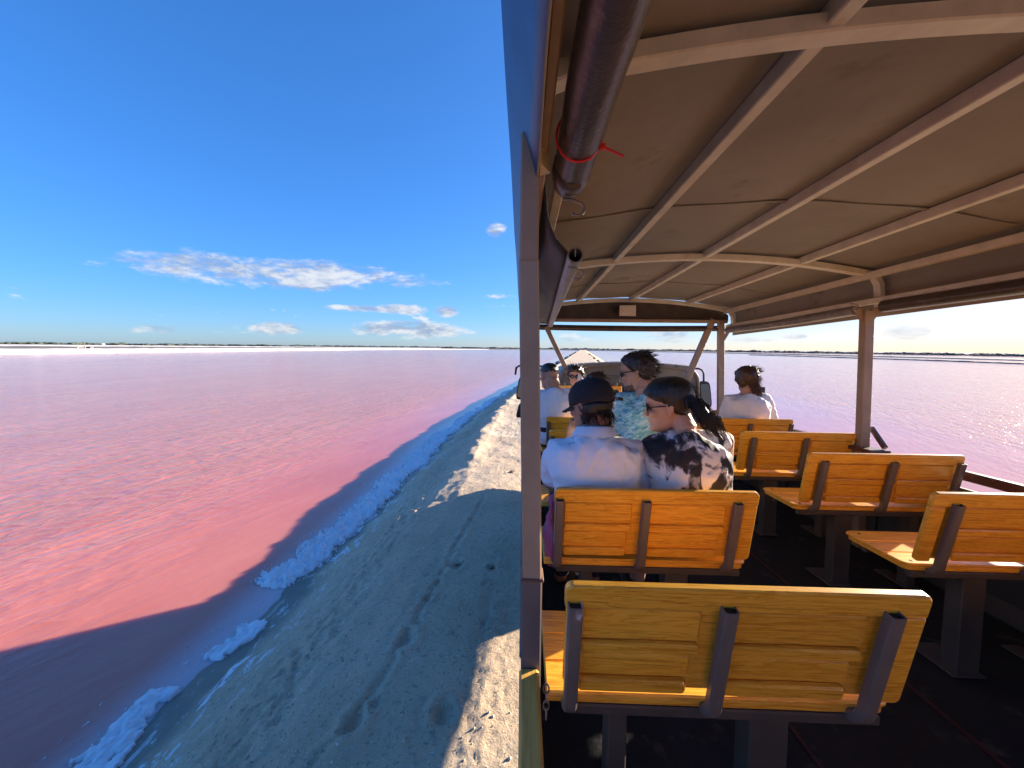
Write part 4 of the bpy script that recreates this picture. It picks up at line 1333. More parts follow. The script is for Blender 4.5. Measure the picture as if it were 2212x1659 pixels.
def mat_blot():
    m, nt, b = material('cloth_blotched')
    tc = nt.n('ShaderNodeTexCoord')
    P = nt.mapping(tc.outputs['Object'], scale=(1, .5, .72))
    n = nt.noise(P, 8.5, 5, .55, .5)
    n2 = nt.noise(nt.mapping(P, loc=(3, 1, 7)), 13, 4, .5, .6)
    c = nt.ramp(n, [(.0, (.76, .74, .72)), (.515, (.76, .74, .72)), (.535, (.36, .36, .40)), (.56, (.05, .052, .066)), (.60, (.014, .014, .020))])
    c = nt.mix(nt.smooth(n2, .60, .66), c, (.30, .30, .34, 1))
    nt.set(b.inputs['Base Color'], c); b.inputs['Roughness'].default_value = .8
    bump(nt, b, nt.noise(tc.outputs['Object'], 90, 3), .2, .002)
mat_blot()
def mat_streak():
    m, nt, b = material('cloth_turquoise')
    tc = nt.n('ShaderNodeTexCoord')
    P = nt.mapping(nt.mapping(tc.outputs['Object'], rot=(0, RAD(25), 0)), scale=(1, 1, 3.6))
    n = nt.noise(P, 17, 6, .7, 1.0)
    n2 = nt.noise(nt.mapping(P, loc=(5, 2, 1)), 7, 4, .6)
    c = nt.ramp(n, [(.30, (.03, .13, .22)), (.42, (.10, .32, .38)), (.52, (.30, .55, .55)), (.62, (.62, .72, .68)), (.74, (.16, .42, .50))])
    c = nt.mix(nt.math('MULTIPLY', nt.smooth(n2, .5, .7), .45), c, (.10, .28, .22, 1))
    nt.set(b.inputs['Base Color'], c); b.inputs['Roughness'].default_value = .8
mat_streak()
def mat_floral():
    m, nt, b = material('cloth_floral')
    tc = nt.n('ShaderNodeTexCoord')
    v = nt.n('ShaderNodeTexVoronoi', i_Vector=tc.outputs['Object'], i_Scale=34.0)
    n = nt.noise(tc.outputs['Object'], 40, 4, .6, 1.0)
    c = nt.mix(nt.math('LESS_THAN', nt.math('ADD', v.outputs['Distance'], nt.math('MULTIPLY', n, .3)), .42), (.72, .66, .62, 1), (.10, .03, .045, 1))
    c = nt.mix(nt.smooth(n, .58, .62), c, (.12, .12, .20, 1))
    nt.set(b.inputs['Base Color'], c); b.inputs['Roughness'].default_value = .85
mat_floral()
m_, nt_, b_ = material('blue_lens'); b_.inputs['Base Color'].default_value = (.05, .20, .85, 1); b_.inputs['Metallic'].default_value = .5; b_.inputs['Roughness'].default_value = .08
m_, nt_, b_ = material('dark_lens'); b_.inputs['Base Color'].default_value = (.006, .006, .008, 1); b_.inputs['Roughness'].default_value = .06

HEADPROF = [(-.120, .014, .072, .040), (-.112, .030, .088, .012), (-.095, .046, .096, -.012), (-.072, .056, .093, -.040), (-.048, .061, .090, -.062), (-.020, .068, .087, -.086),
            (.005, .0715, .084, -.098), (.030, .0745, .090, -.105), (.055, .075, .090, -.104), (.080, .069, .078, -.094), (.100, .055, .056, -.074), (.113, .036, .032, -.048), (.119, .014, .008, -.022)]
def head_rings(off=0.0, n=36, m=30, fn=None):
    zs = np.array([p[0] for p in HEADPROF]); ws = np.array([p[1] for p in HEADPROF]); yf = np.array([p[2] for p in HEADPROF]); yb = np.array([p[3] for p in HEADPROF])
    t = np.linspace(0, 1, m); zz = zs[0] + (zs[-1] - zs[0]) * (.5 - .5 * np.cos(t * np.pi))
    rings = []
    for z in zz:
        w, f, b = np.interp(z, zs, ws), np.interp(z, zs, yf), np.interp(z, zs, yb)
        ring = []
        cy, ry = (f + b) / 2, (f - b) / 2
        for k in range(n):
            a = 2 * math.pi * k / n
            ca, sa = math.cos(a), math.sin(a)
            e = .88
            p = V((math.copysign(abs(ca) ** e, ca) * w, cy + math.copysign(abs(sa) ** e, sa) * ry, z))
            if fn or off:
                nrm = V((ca * .9, sa, z / .1 * .8)).normalized()
                p = p + nrm * (fn(p) if fn else off)
            ring.append(p)
        rings.append(ring)
    return rings

def head_matrix(c, yaw=0, pitch=0, roll=0, s=1.0):
    """yaw > 0 turns the face to the left (towards -x); pitch > 0 looks down"""
    return M.Translation(c) @ M.Rotation(RAD(yaw), 4, 'Z') @ M.Rotation(RAD(-pitch), 4, 'X') @ M.Rotation(RAD(roll), 4, 'Y') @ M.Scale(s, 4)

def head_mesh(mb, hm, beard=False):
    t = MB()
    t.loft(head_rings())
    t.limb([(0, .086, .018), (0, .100, -.010), (0, .109, -.030)], [.007, .0095, .0125], 10)       # nose
    t.ball((.013, .094, -.035), (.009, .010, .007)); t.ball((-.013, .094, -.035), (.009, .010, .007))
    t.limb([(-.028, .086, .031), (0, .092, .030), (.028, .086, .031)], [.007, .007, .007], 8)         # brow
    t.limb([(-.020, .088, -.060), (0, .0965, -.057), (.020, .088, -.060)], [.004, .006, .004], 8)    # lips
    t.limb([(-.017, .087, -.069), (0, .0955, -.069), (.017, .087, -.069)], [.005, .007, .005], 8)
    t.ball((0, .088, -.100), (.020, .014, .014))                                                     # chin
    for sx in (-1, 1):
        t.ball((sx * .046, .060, -.018), (.022, .026, .020))                                         # cheek
        mt = M.Rotation(RAD(-18 * sx), 3, 'Z') @ M.Rotation(RAD(12), 3, 'X')
        t.ball((sx * .078, -.012, -.006), (.008, .019, .031), mat=mt)                                # ear
        t.limb([V((sx * .082, -.022, -.018)), V((sx * .088, -.026, .006)), V((sx * .084, -.014, .024)), V((sx * .080, .002, .016))], [.004, .0055, .005, .004], 7)
        t.ball((sx * .078, -.004, -.030), (.006, .008, .009))
    t.xf(hm)
    mb.add(t.v, t.f)

def remeshed(mb, name, mat, voxel, it=3, disp=None, fac=.5):
    me = mb.mesh(name)
    o = bpy.data.objects.new(name, me); COL.objects.link(o)
    md = o.modifiers.new('r', 'REMESH'); md.mode = 'VOXEL'; md.voxel_size = voxel; md.use_smooth_shade = True
    if it:
        sm = o.modifiers.new('s', 'SMOOTH'); sm.factor = fac; sm.iterations = it
    dg = bpy.context.evaluated_depsgraph_get()
    out = bpy.data.meshes.new_from_object(o.evaluated_get(dg))
    out.name = name
    bpy.data.objects.remove(o); bpy.data.meshes.remove(me)
    if disp is not None:
        n = len(out.vertices)
        co = np.empty(n * 3, np.float32); out.vertices.foreach_get('co', co); co = co.reshape(-1, 3)
        no = np.empty(n * 3, np.float32); out.vertex_normals.foreach_get('vector', no); no = no.reshape(-1, 3)
        co = co + no * disp(co)[:, None]
        out.vertices.foreach_set('co', co.reshape(-1).astype(np.float32)); out.update()
    out.polygons.foreach_set('use_smooth', [True] * len(out.polygons))
    out.materials.clear(); out.materials.append(MAT[mat])
    return out

def hand(mb, wrist, d, nrm, curl=.5, s=1.0, side=1):
    """palm and five fingers; d = along the hand, nrm = back of the hand"""
    d = V(d).normalized(); nrm = V(nrm); nrm = (nrm - d * nrm.dot(d)).normalized(); sx = d.cross(nrm) * side
    w = V(wrist)
    P = lambda a, b, c: w + (sx * a + d * b + nrm * c) * s
    mb.limb([P(0, -.01, 0), P(0, .03, 0)], [.026 * s, .028 * s])
    rings = []
    for b, hw, ht in ((.01, .026, .016), (.04, .036, .016), (.075, .040, .014), (.092, .038, .011)):
        rings.append([P(hw * math.cos(a), b, ht * math.sin(a)) for a in np.linspace(0, 6.2832, 14, endpoint=False)])
    mb.loft(rings)
    for k, (a, L) in enumerate(((-.029, .060), (-.010, .074), (.010, .070), (.029, .055))):
        p = P(a, .088, 0); c = curl * (1 + .1 * k); pts = [p]; ang = 0
        for seg in (.45, .32, .23):
            ang += c
            p = p + (d * math.cos(ang) - nrm * math.sin(ang) + sx * a * 1.2) * L * seg * s
            pts.append(p)
        mb.limb(pts, [.0095 * s, .0090 * s, .0082 * s, .0070 * s], 9)
    p = P(-.032, .03, -.004)
    mb.limb([p, p + (d * .03 - sx * .024 - nrm * .006) * s, p + (d * .055 - sx * .028 - nrm * .016) * s], [.012 * s, .0105 * s, .0085 * s], 9)

def strands(name, roots, mat, parent, base, r=.0016, n=4):
    """thin tapering locks: roots = list of point lists"""
    vs, fs = [], []
    for pts in roots:
        o = len(vs); m = len(pts)
        for i, p in enumerate(pts):
            p = V(p)
            t = (V(pts[min(i + 1, m - 1)]) - V(pts[max(i - 1, 0)])).normalized()
            s = t.cross(V((.3, .5, .8))).normalized(); u = s.cross(t)
            k = r * (1 - (i / (m - 1)) ** 1.6 * .92)
            for a in (0, 2.094, 4.189): vs.append(p - base + s * k * math.cos(a) + u * k * math.sin(a))
        for i in range(m - 1):
            for j in range(3):
                a, b = o + i * 3 + j, o + i * 3 + (j + 1) % 3
                fs.append((a, b, b + 3, a + 3))
    return MB().add(vs, fs).build(name, MAT[mat], parent, smooth=True)

def hair_shell(hm, mat, parent, base, region, depth=.016, lump=.004, seed=1, freq=30.0, name='hair'):
    def fn(p):
        f = region(p)
        k = max(0.0, min(1.0, f / .018)); k = k * k * (3 - 2 * k)
        return -.010 + (.010 + depth) * k + (lump * float(vnoise(p.x * freq + p.z * freq * .6, p.y * freq + 3, seed)) + lump * .6 * float(vnoise(p.x * freq * 2.2, p.z * freq * 2 + p.y * 20, seed + 3))) * k
    mb = MB().loft(head_rings(n=56, m=44, fn=fn)).xf(M.Translation(-base) @ hm)
    return mb.build(name, MAT[mat], parent, smooth=True)

def torso_rings(P, N, hipw, chestw, depth, up_neck, off=0.0, side=V((1, 0, 0)), waist=.86, fwd=V((0, 1, 0)), shoulder=.5, n=28):
    """rings from pelvis P to neck base N along a slightly bent spine"""
    out = []
    spec = [(-.12, .55, .60), (-.06, .95, .92), (.05, 1.0, 1.0), (.22, waist, .90), (.42, .93, .96), (.62, 1.0, 1.0), (.78, 1.0, .96), (.88, .93, .88), (.94, .78, .76), (.985, .58, .62), (1.03, .38, .48)]
    for t, w, d in spec:
        c = P.lerp(N, t) + fwd * (-.022 * math.sin(math.pi * max(0, min(1, t))))
        hw = (hipw * (1 - t) + chestw * t) if t < .6 else chestw
        hw = hw * w + off; hd = depth * d + off
        drop = .045 * max(0, (t - .75)) / .25
        ring = []
        for k in range(n):
            a = 2 * math.pi * k / n
            ca, sa = math.cos(a), math.sin(a)
            x = math.copysign(abs(ca) ** .82, ca) * hw; y = math.copysign(abs(sa) ** .9, sa) * hd
            ring.append(c + side * x + fwd * y - V((0, 0, 1)) * drop * abs(ca) ** 2)
        out.append(ring)
    return out

def person(label, base, P, N, head, skin, cloth_m, shoulders, arms, legs, hipw=.165, chestw=.185, depth=.115, sleeve=.5, long=False, voxel=.006, side=V((1, 0, 0)), fwd=V((0, 1, 0)), pants='cloth_navy', fold=.013, neck=.056, clothvox=.008, hands=True, shirt_name='shirt', shirt_low=-.12, tank=False):
    """head = (centre, yaw, pitch, roll, scale); arms = [(elbow, wrist, hand dir), ...] for left, right"""
    base = V(base)
    root = empty('person', base, label, 'person')
    hm = head_matrix(*head)
    B = MB()
    head_mesh(B, hm)
    hc = V(head[0])
    B.limb([hm @ V((0, -.035, -.045)), N + V((0, 0, .015)), N - V((0, 0, .06))], [neck * head[4], neck, neck * 1.25])
    B.loft(torso_rings(P, N, hipw - .012, chestw - .014, depth - .012, 1, side=side, fwd=fwd))
    for k, (sh, (el, wr, hd)) in enumerate(zip(shoulders, arms)):
        sh, el, wr = V(sh), V(el), V(wr)
        B.limb([N.lerp(sh, .45) - V((0, 0, .02)), sh, sh.lerp(el, .45), el], [.045, .052, .046, .038])
        B.limb([el, el.lerp(wr, .35), wr], [.039, .040, .026])
        if hands: hand(B, wr, hd, V((.2, -.3, .9)) if abs(V(hd).normalized().z) < .85 else V((0, -1, .2)), .45, .95, 1 if k else -1)
    for (kn, an) in legs:
        kn, an = V(kn), V(an)
        hip = P + side * (.085 if kn.x > P.x else -.085)
        B.limb([hip, hip.lerp(kn, .5), kn], [.088, .078, .058])
        B.limb([kn, kn.lerp(an, .35), an], [.058, .056, .036])
        B.limb([an, an + V((0, .05, -.035)), an + V((0, .14, -.045))], [.036, .038, .028])
    B.move(-base)
    link('body', remeshed(B, 'body', skin, voxel, 2), root)
    # shirt
    S = MB()
    S.loft(torso_rings(P, N - V((0, 0, .004)), hipw + .012, chestw + .006, depth + .010, 1, side=side, fwd=fwd))
    if not tank:
        for (sh, (el, wr, hd)) in zip(shoulders, arms):
            sh, el, wr = V(sh), V(el), V(wr)
            if long:
                S.limb([N.lerp(sh, .4) - V((0, 0, .03)), sh, sh.lerp(el, .5), el], [.055, .068, .062, .052]); S.limb([el, el.lerp(wr, .5), el.lerp(wr, .92)], [.053, .048, .036])
            else:
                S.limb([N.lerp(sh, .4) - V((0, 0, .03)), sh, sh.lerp(el, sleeve * .6), sh.lerp(el, sleeve)], [.055, .068, .066, .064])
    else:
        for sh in shoulders:
            S.limb([N.lerp(V(sh), .30) - V((0, 0, .025)), N.lerp(V(sh), .93) - V((0, 0, .004))], [.050, .056])
    S.move(-base)
    def disp(co):
        x, y, z = co[:, 0], co[:, 1], co[:, 2]
        a = fbm(x * 7 + y * 3 + 1.3 * vnoise(x * 3, z * 3, 5), z * 13 - np.abs(x) * 6 + 4, 91, 3)
        r = 1 - np.abs(vnoise(x * 8 + z * 5 + y * 4, z * 9 - x * 7, 95)) * 2.0
        b = vnoise(x * 4.2, z * 4.4 + y * 3, 92)
        return fold * (.55 * a + .45 * np.clip(r, 0, 1) ** 2 + .8 * b)
    link(shirt_name, remeshed(S, shirt_name, cloth_m, clothvox, 9, disp), root)
    # trousers
    if pants:
        Q = MB()
        Q.loft(torso_rings(P - V((0, 0, .01)), P.lerp(N, .42), hipw + .004, hipw + .002, depth + .002, 1, side=side, fwd=fwd)[:6])
        for (kn, an) in legs:
            kn, an = V(kn), V(an)
            hip = P + side * (.085 if kn.x > P.x else -.085)
            Q.limb([hip, hip.lerp(kn, .5), hip.lerp(kn, .96)], [.100, .090, .074])
            if pants != 'cloth_black': Q.limb([hip.lerp(kn, .96), kn.lerp(an, .4), kn.lerp(an, .9)], [.072, .066, .056])
        Q.move(-base)
        link('trousers', remeshed(Q, 'trousers', pants, .012, 2), root)
    return root, hm, base

def glasses(root, hm, base, lens, frame, big=1.0):
    fr = MB()
    for sx in (-1, 1):
        ring = [V((sx * (.032 + .026 * big * math.cos(a)), .097 - .010 * abs(.032 + .026 * math.cos(a)) / .05, .008 + .020 * big * math.sin(a))) for a in np.linspace(0, 6.2832, 18)]
        fr.tube(ring, .0026, 6, up=V((0, 1, 0)))
        fr.tube([(sx * .060, .088, .014), (sx * .074, .055, .016), (sx * .080, -.006, .012), (sx * .080, -.024, -.004)], .0028, 6)
    fr.tube([(-.008, .102, .012), (.008, .102, .012)], .003, 6)
    g = fr.xf(M.Translation(-base) @ hm).build('sunglasses', MAT[frame], root, smooth=True)
    for sx in (-1, 1):
        l = MB().loft([[V((sx * (.032 + .026 * big * k * math.cos(a)), .0975 + dy - .010 * abs(.032 + .026 * k * math.cos(a)) / .05, .008 + .020 * big * k * math.sin(a))) for a in np.linspace(0, 6.2832, 18, endpoint=False)] for k, dy in ((1, -.001), (1, .0005), (.55, .003))])
        l.xf(M.Translation(-base) @ hm).build('lens', MAT[lens], g, smooth=True)

def short_hair(p):           # hairline region for short hair: > 0 where hair grows
    front = .060 - .9 * max(0, p.y - .02)
    back = -.045 + max(0, (p.y + .02)) * 2.2
    return p.z - max(back if p.y < .055 else front, -.075 if p.y < 0 else -.2) if p.y < .05 else p.z - (.050 + (p.y - .05) * .55)

def scalp_strands(hm, region, n, L, lift, flow, seed=3, jit=.006, k=5):
    """locks growing from the scalp; flow(p) gives the local direction"""
    rnd = random.Random(seed); out = []
    while len(out) < n:
        th, z = rnd.uniform(0, 6.283), rnd.uniform(-.09, .12)
        w = np.interp(z, [q[0] for q in HEADPROF], [q[1] for q in HEADPROF]); f = np.interp(z, [q[0] for q in HEADPROF], [q[2] for q in HEADPROF]); b = np.interp(z, [q[0] for q in HEADPROF], [q[3] for q in HEADPROF])
        p = V((math.cos(th) * w, (f + b) / 2 + math.sin(th) * (f - b) / 2, z))
        if region(p) < .006: continue
        nrm = V((math.cos(th), math.sin(th), z * 9)).normalized()
        q = p + nrm * .012
        pts = [hm @ q]; d = V(flow(p)).normalized()
        l = L * rnd.uniform(.6, 1.3)
        for i in range(1, k):
            d = (d + V((rnd.uniform(-1, 1), rnd.uniform(-1, 1), rnd.uniform(-1, 1))) * .22).normalized()
            q = q + (d + nrm * lift * (1 if i < 3 else .3)) * l / (k - 1)
            pts.append(hm @ q)
        out.append(pts)
    return out

def seat_legs(x, y, spread=.10, kz=.56, kf=.42):
    return [((x - spread, y + kf, kz), (x - spread, y + kf + .02, .09)), ((x + spread, y + kf, kz), (x + spread, y + kf + .02, .09))]

# ---- 1: man in white shirt and black cap
def cap_man():
    hc = px(1276, 880, 1.82); N = px(1284, 934, 1.77); Pp = V((px(1285, 1050, 1.80).x, 1.815, .60))
    L, Rr = px(1206, 982, 1.80), px(1358, 980, 1.80)
    la = (px(1188, 1040, 1.98), px(1232, 952, 2.02), (.25, -.25, .9))
    ra = (px(1385, 1075, 1.80), px(1350, 1085, 2.05), (-.2, .9, -.1))
    root, hm, base = person('man in white shirt and black cap, hand at chin, beside the woman with ponytail', (Pp.x, Pp.y, .0), Pp, N, (hc, 38, 14, 3, 1.0), 'skin_tan', 'cloth_white', (L, Rr), (la, ra),
                            seat_legs(Pp.x, Pp.y), hipw=.185, chestw=.205, depth=.13, sleeve=.75, voxel=.005, clothvox=.007, fold=.012, pants='cloth_navy')
    # collar
    rings = []
    for z, k, o in ((-.080, 1.85, -.008), (-.030, 1.42, 0), (.000, 1.20, .004), (.016, 1.08, .006), (.010, 1.30, .0), (-.026, 1.66, -.004)):
        rings.append([N - base + V((.062 * k * math.cos(a), .066 * k * math.sin(a) + o + .012, z + .012 + .014 * -math.sin(a))) for a in np.linspace(0, 6.2832, 24, endpoint=False)])
    MB().loft(rings, cap=False).build('collar', MAT['cloth_white'], root, smooth=True)
    reg = lambda p: (.03 - p.y * 1.2 if p.z > -.02 else .0) + (p.z + .092 if p.y < -.015 else -1)
    hair_shell(hm, 'hair_black', root, base, lambda p: min(.02 - p.y, p.z + .088, .022 - p.z), .015, .004, 5)
    st = scalp_strands(hm, lambda p: min(-.01 - p.y, p.z + .082, -.012 - p.z), 420, .05, .25, lambda p: (p.x * 3, -.2, -1), 4)
    strands('hair_locks', st, 'hair_black', root, base, .0016)
    # cap: crown of six panels, visor forward, strap with buckle at the back
    T2 = M.Translation(-base) @ hm
    rings = []
    for z, k in ((.018, 1.10), (.022, 1.135), (.045, 1.15), (.075, 1.12), (.102, .98), (.122, .74), (.134, .42), (.138, .12)):
        ring = []
        for i in range(42):
            a = 2 * math.pi * i / 42
            seam = 1 - .010 * math.exp(-(((a / (math.pi / 3)) % 1 - .5) * 9) ** 2)
            w = .080 * k * seam; ry = .103 * k * seam
            ring.append(V((w * math.cos(a), -.008 + ry * math.sin(a), z + .006 * (-math.sin(a)) * 0 + .004 * float(vnoise(a * 2, z * 30, 7)))))
        rings.append(ring)
    cap = MB().loft(rings).xf(T2).build('cap', MAT['cloth_black'], root, auto=60)
    MB().ball((0, -.008, .139), (.009, .009, .006)).xf(T2).build('button', MAT['cloth_black'], cap, smooth=True)
    top, bot = [], []
    for i in range(17):
        a = -1.15 + 2.3 * i / 16
        x = .083 * math.sin(a) * 1.02
        for t in (0, .5, 1):
            y = .088 * math.cos(a) + .012 + t * .072 * math.cos(a * .9)
            z = .026 - .018 * (x / .08) ** 2 - .018 * t
            top.append(V((x * (1 + .02 * t), y, z))); bot.append(V((x * (1 + .02 * t), y, z - .004)))
    f = []
    for i in range(16):
        for j in range(2):
            a = i * 3 + j
            f += [(a, a + 3, a + 4, a + 1)]
            f += [(51 + a, 51 + a + 1, 51 + a + 4, 51 + a + 3)]
        f += [(i * 3 + 2, i * 3 + 5, 51 + i * 3 + 5, 51 + i * 3 + 2), (i * 3, 51 + i * 3, 51 + i * 3 + 3, i * 3 + 3)]
    f += [(0, 1, 52, 51), (1, 2, 53, 52), (48, 99, 100, 49), (49, 100, 101, 50)]
    MB().add(top + bot, f).xf(T2).build('visor', MAT['cloth_black'], cap, auto=50)
    pts = [V((.086 * math.cos(a), -.008 - .113 * math.sin(a) * 1.03, .022)) for a in np.linspace(.5, 2.65, 16)]
    MB().sweep(pts, [(-.0015, -.009), (.0015, -.009), (.0015, .009), (-.0015, .009)]).xf(T2).build('strap', MAT['cloth_strap'], cap)
    bk = V((.040, -.1195, .024))
    MB().tube([bk + V(p) for p in ((-.009, -.003, -.011), (.009, .0, -.011), (.009, .0, .011), (-.009, -.003, .011), (-.009, -.003, -.011))], .0016, 5, up=V((0, 1, 0))).xf(T2).build('buckle', MAT['chrome'], cap)
    MB().sweep([bk + V((.0, -.002, -.002)), bk + V((.03, .006, 0)), bk + V((.065, .010, -.004))], [(-.001, -.008), (.001, -.008), (.001, .008), (-.001, .008)]).xf(T2).build('strap_end', MAT['cloth_strap'], cap)
    MB().ball((-.058, .072, .040), (.009, .006, .010)).xf(T2).build('emblem', MAT['cloth_white'], cap)
cap_man()

# ---- 2: woman with black ponytail and blotched top
def ponytail_woman():
    hc = px(1443, 876, 1.82); N = px(1480, 930, 1.77); Pp = V((px(1492, 1050, 1.80).x, 1.80, .60))
    L, Rr = px(1408, 965, 1.82), px(1560, 958, 1.80)
    la = (px(1398, 1060, 1.88), px(1405, 1110, 2.10), (.1, .9, -.2))
    ra = (px(1560, 1045, 2.02), px(1530, 1110, 2.20), (-.2, .9, -.2))
    root, hm, base = person('woman with long black ponytail and sunglasses in black and white blotched sleeveless top', (Pp.x, Pp.y, 0), Pp, N, (hc, 66, 12, -6, 1.0), 'skin_light', 'cloth_blotched', (L, Rr), (la, ra),
                            seat_legs(Pp.x, Pp.y, .09), hipw=.185, chestw=.185, depth=.115, tank=True, voxel=.005, clothvox=.006, fold=.010, pants='cloth_black', neck=.048, shirt_name='top')
    glasses(root, hm, base, 'dark_lens', 'black', 1.1)
    reg = lambda p: min(max(p.z - (.045 + p.y * .30), min(-.020 - p.y - max(0, -.03 - p.z) * .4, p.z + .075) if p.y < .0 else p.z - (.020 + p.y * .9)), .2)
    reg2 = lambda p: p.z - np.interp(p.y, [-.11, -.06, -.02, .01, .04, .07, .1], [-.072, -.060, -.030, .022, .034, .052, .066])
    hair_shell(hm, 'hair_black', root, base, reg2, .020, .003, 7, 26)
    flow = lambda p: V((-p.x * .6, -.10 - p.y, .015 - p.z * .4)).normalized()
    strands('hair_locks', scalp_strands(hm, reg2, 500, .07, .12, flow, 6), 'hair_black', root, base, .0014)
    # gathered ponytail falling over the right shoulder blade
    knot = px(1492, 868, 1.72)
    rnd = random.Random(5)
    ctrl = [px(1486, 864, 1.74), px(1506, 872, 1.68), px(1520, 892, 1.66), px(1532, 920, 1.65), px(1560, 950, 1.65)]
    st = []
    for k in range(520):
        a, rr = rnd.uniform(0, 6.283), math.sqrt(rnd.random())
        e = rnd.uniform(.45, 1.0)
        pts = []
        for i in range(9):
            t = i / 8 * 4 * e
            j = min(3, int(t)); q = ctrl[j].lerp(ctrl[j + 1], t - j)
            sp = (.014, .030, .040, .040, .034)
            s = np.interp(t, range(5), sp) * rr
            q = q + V((s * math.cos(a + .3 * i), s * math.sin(a + .3 * i) * .8, s * .6 * math.sin(a * 2 + i * .7))) + V((.004 * math.sin(i * 1.3 + k), 0, .006 * math.cos(i * 1.1 + k * 1.7)))
            pts.append(q)
        st.append(pts)
    for k in range(50):      # loose wisps
        p0 = ctrl[2].lerp(ctrl[3], rnd.random()) + V((.02, 0, 0))
        st.append([p0, p0 + V((.02, .0, .012 * rnd.uniform(-1, 1))), p0 + V((.045 * rnd.uniform(.5, 1.2), 0, -.015)), p0 + V((.055 * rnd.uniform(.6, 1.3), 0, -.05))])
    strands('ponytail', st, 'hair_black', root, base, .0026)
    core = MB().limb([ctrl[0] - base, ctrl[1] - base, ctrl[2] - base, ctrl[3] - base, ctrl[4] - base], [.016, .021, .022, .016, .005])
    core.build('ponytail_core', MAT['hair_black'], root, smooth=True)
    MB().tube([knot - base + V((.022 * math.cos(a), .010 * math.cos(a) - .0, .024 * math.sin(a))) for a in np.linspace(0, 6.2832, 16)], .008, 8, up=V((0, 1, 0))).build('hair_tie', MAT['cloth_navy'], root, smooth=True)
    for sx, kn, an in ((0, None, None),): pass
    # black shoes
    for x in (-.09, .09):
        MB().limb([V((x, .42, .045)), V((x, .50, .040)), V((x, .58, .032))], [.046, .044, .036]).build('shoe', MAT['cloth_black'], root, smooth=True)
ponytail_woman()

# ---- 3: bearded man in turquoise shirt turned to the side
def turquoise_man():
    d = 2.50
    hc = px(1376, 806, d + .02); N = px(1392, 848, d - .03); Pp = V((px(1398, 970, d - .02).x, d, .62))
    L, Rr = px(1352, 872, d + .10), px(1408, 866, d - .16)
    side = V((.62, -.78, 0)); fwd = V((-.78, -.62, 0)) * -1
    side = V((.80, -.60, 0)); fwd = V((.60, .80, 0)); fwd = V((-.30, .95, 0)).normalized(); side = V((.95, .30, 0)).normalized()
    L, Rr = px(1352, 868, d), px(1420, 864, d)
    la = (px(1346, 926, d + .05), px(1375, 935, d + .26), (.3, .9, .0))
    ra = (px(1432, 930, d + .02), px(1420, 930, d + .25), (-.2, .9, 0))
    root, hm, base = person('bearded man with blue mirrored sunglasses and streaked turquoise shirt, looking aside', (Pp.x, Pp.y, 0), Pp, N, (hc, 62, 12, 0, 1.04), 'skin_mid', 'cloth_turquoise', (L, Rr), (la, ra),
                            seat_legs(Pp.x, Pp.y), hipw=.150, chestw=.150, depth=.12, long=True, voxel=.005, clothvox=.007, side=side, fwd=fwd, pants='cloth_denim')
    glasses(root, hm, base, 'blue_lens', 'dark_lens', .95)
    reg = lambda p: p.z - np.interp(p.y, [-.11, -.05, -.01, .02, .05, .08], [-.080, -.070, -.012, .020, .055, .085])
    hair_shell(hm, 'hair_dark', root, base, reg, .018, .008, 11, 40)
    fl = lambda p: V((p.x * 3, -.9, .10 if p.z > .07 else -.75))
    strands('hair_locks', scalp_strands(hm, reg, 700, .040, .22, fl, 9), 'hair_dark', root, base, .0017)
    br = lambda p: min(-.050 - p.z, p.y - .015) if p.z < -.03 else -1
    hair_shell(hm, 'beard', root, base, lambda p: min(-.052 - p.z, p.y - .012) + .006 * float(vnoise(p.x * 60, p.z * 60, 4)), .0026, .0016, 12, 90, 'beard')
    bs = []
    rnd = random.Random(3)
    for k in range(160):
        a = rnd.uniform(-1.3, 1.3); z = rnd.uniform(-.112, -.05)
        w = np.interp(z, [q[0] for q in HEADPROF], [q[1] for q in HEADPROF]); f = np.interp(z, [q[0] for q in HEADPROF], [q[2] for q in HEADPROF])
        p = V((math.sin(a) * w * 1.02, f * math.cos(a) + .004, z))
        bs.append([hm @ p, hm @ (p + V((0, .004, -.008))), hm @ (p + V((0, .005, -.016)))])
    strands('beard_locks', bs, 'beard', root, base, .0014)
turquoise_man()

# ---- 4: short haired man in white tee
def tee_man():
    d = 3.88
    hc = px(1186, 812, d + .03); N = px(1196, 838, d - .02); Pp = V((px(1200, 900, d).x + .0, d + .02, .60))
    L, Rr = px(1160, 856, d), px(1240, 853, d)
    la = (px(1146, 900, d + .08), px(1160, 930, d + .3), (.1, .9, -.2))
    ra = (px(1252, 895, d + .08), px(1240, 925, d + .3), (-.1, .9, -.2))
    root, hm, base = person('short haired man in white tee shirt, back turned, beside the front brace', (Pp.x, Pp.y, 0), Pp, N, (hc, 28, 10, 0, 1.08), 'skin_mid', 'cloth_white', (L, Rr), (la, ra),
                            seat_legs(Pp.x, Pp.y), hipw=.20, chestw=.22, depth=.14, sleeve=.85, voxel=.008, clothvox=.010, neck=.068, fold=.010)
    hair_shell(hm, 'hair_black', root, base, lambda p: p.z - np.interp(p.y, [-.11, -.05, 0, .04, .08], [.018, .012, .020, .040, .07]) + .012 * float(vnoise(p.x * 70, p.y * 70 + p.z * 40, 3)), .0035, .002, 13)
tee_man()

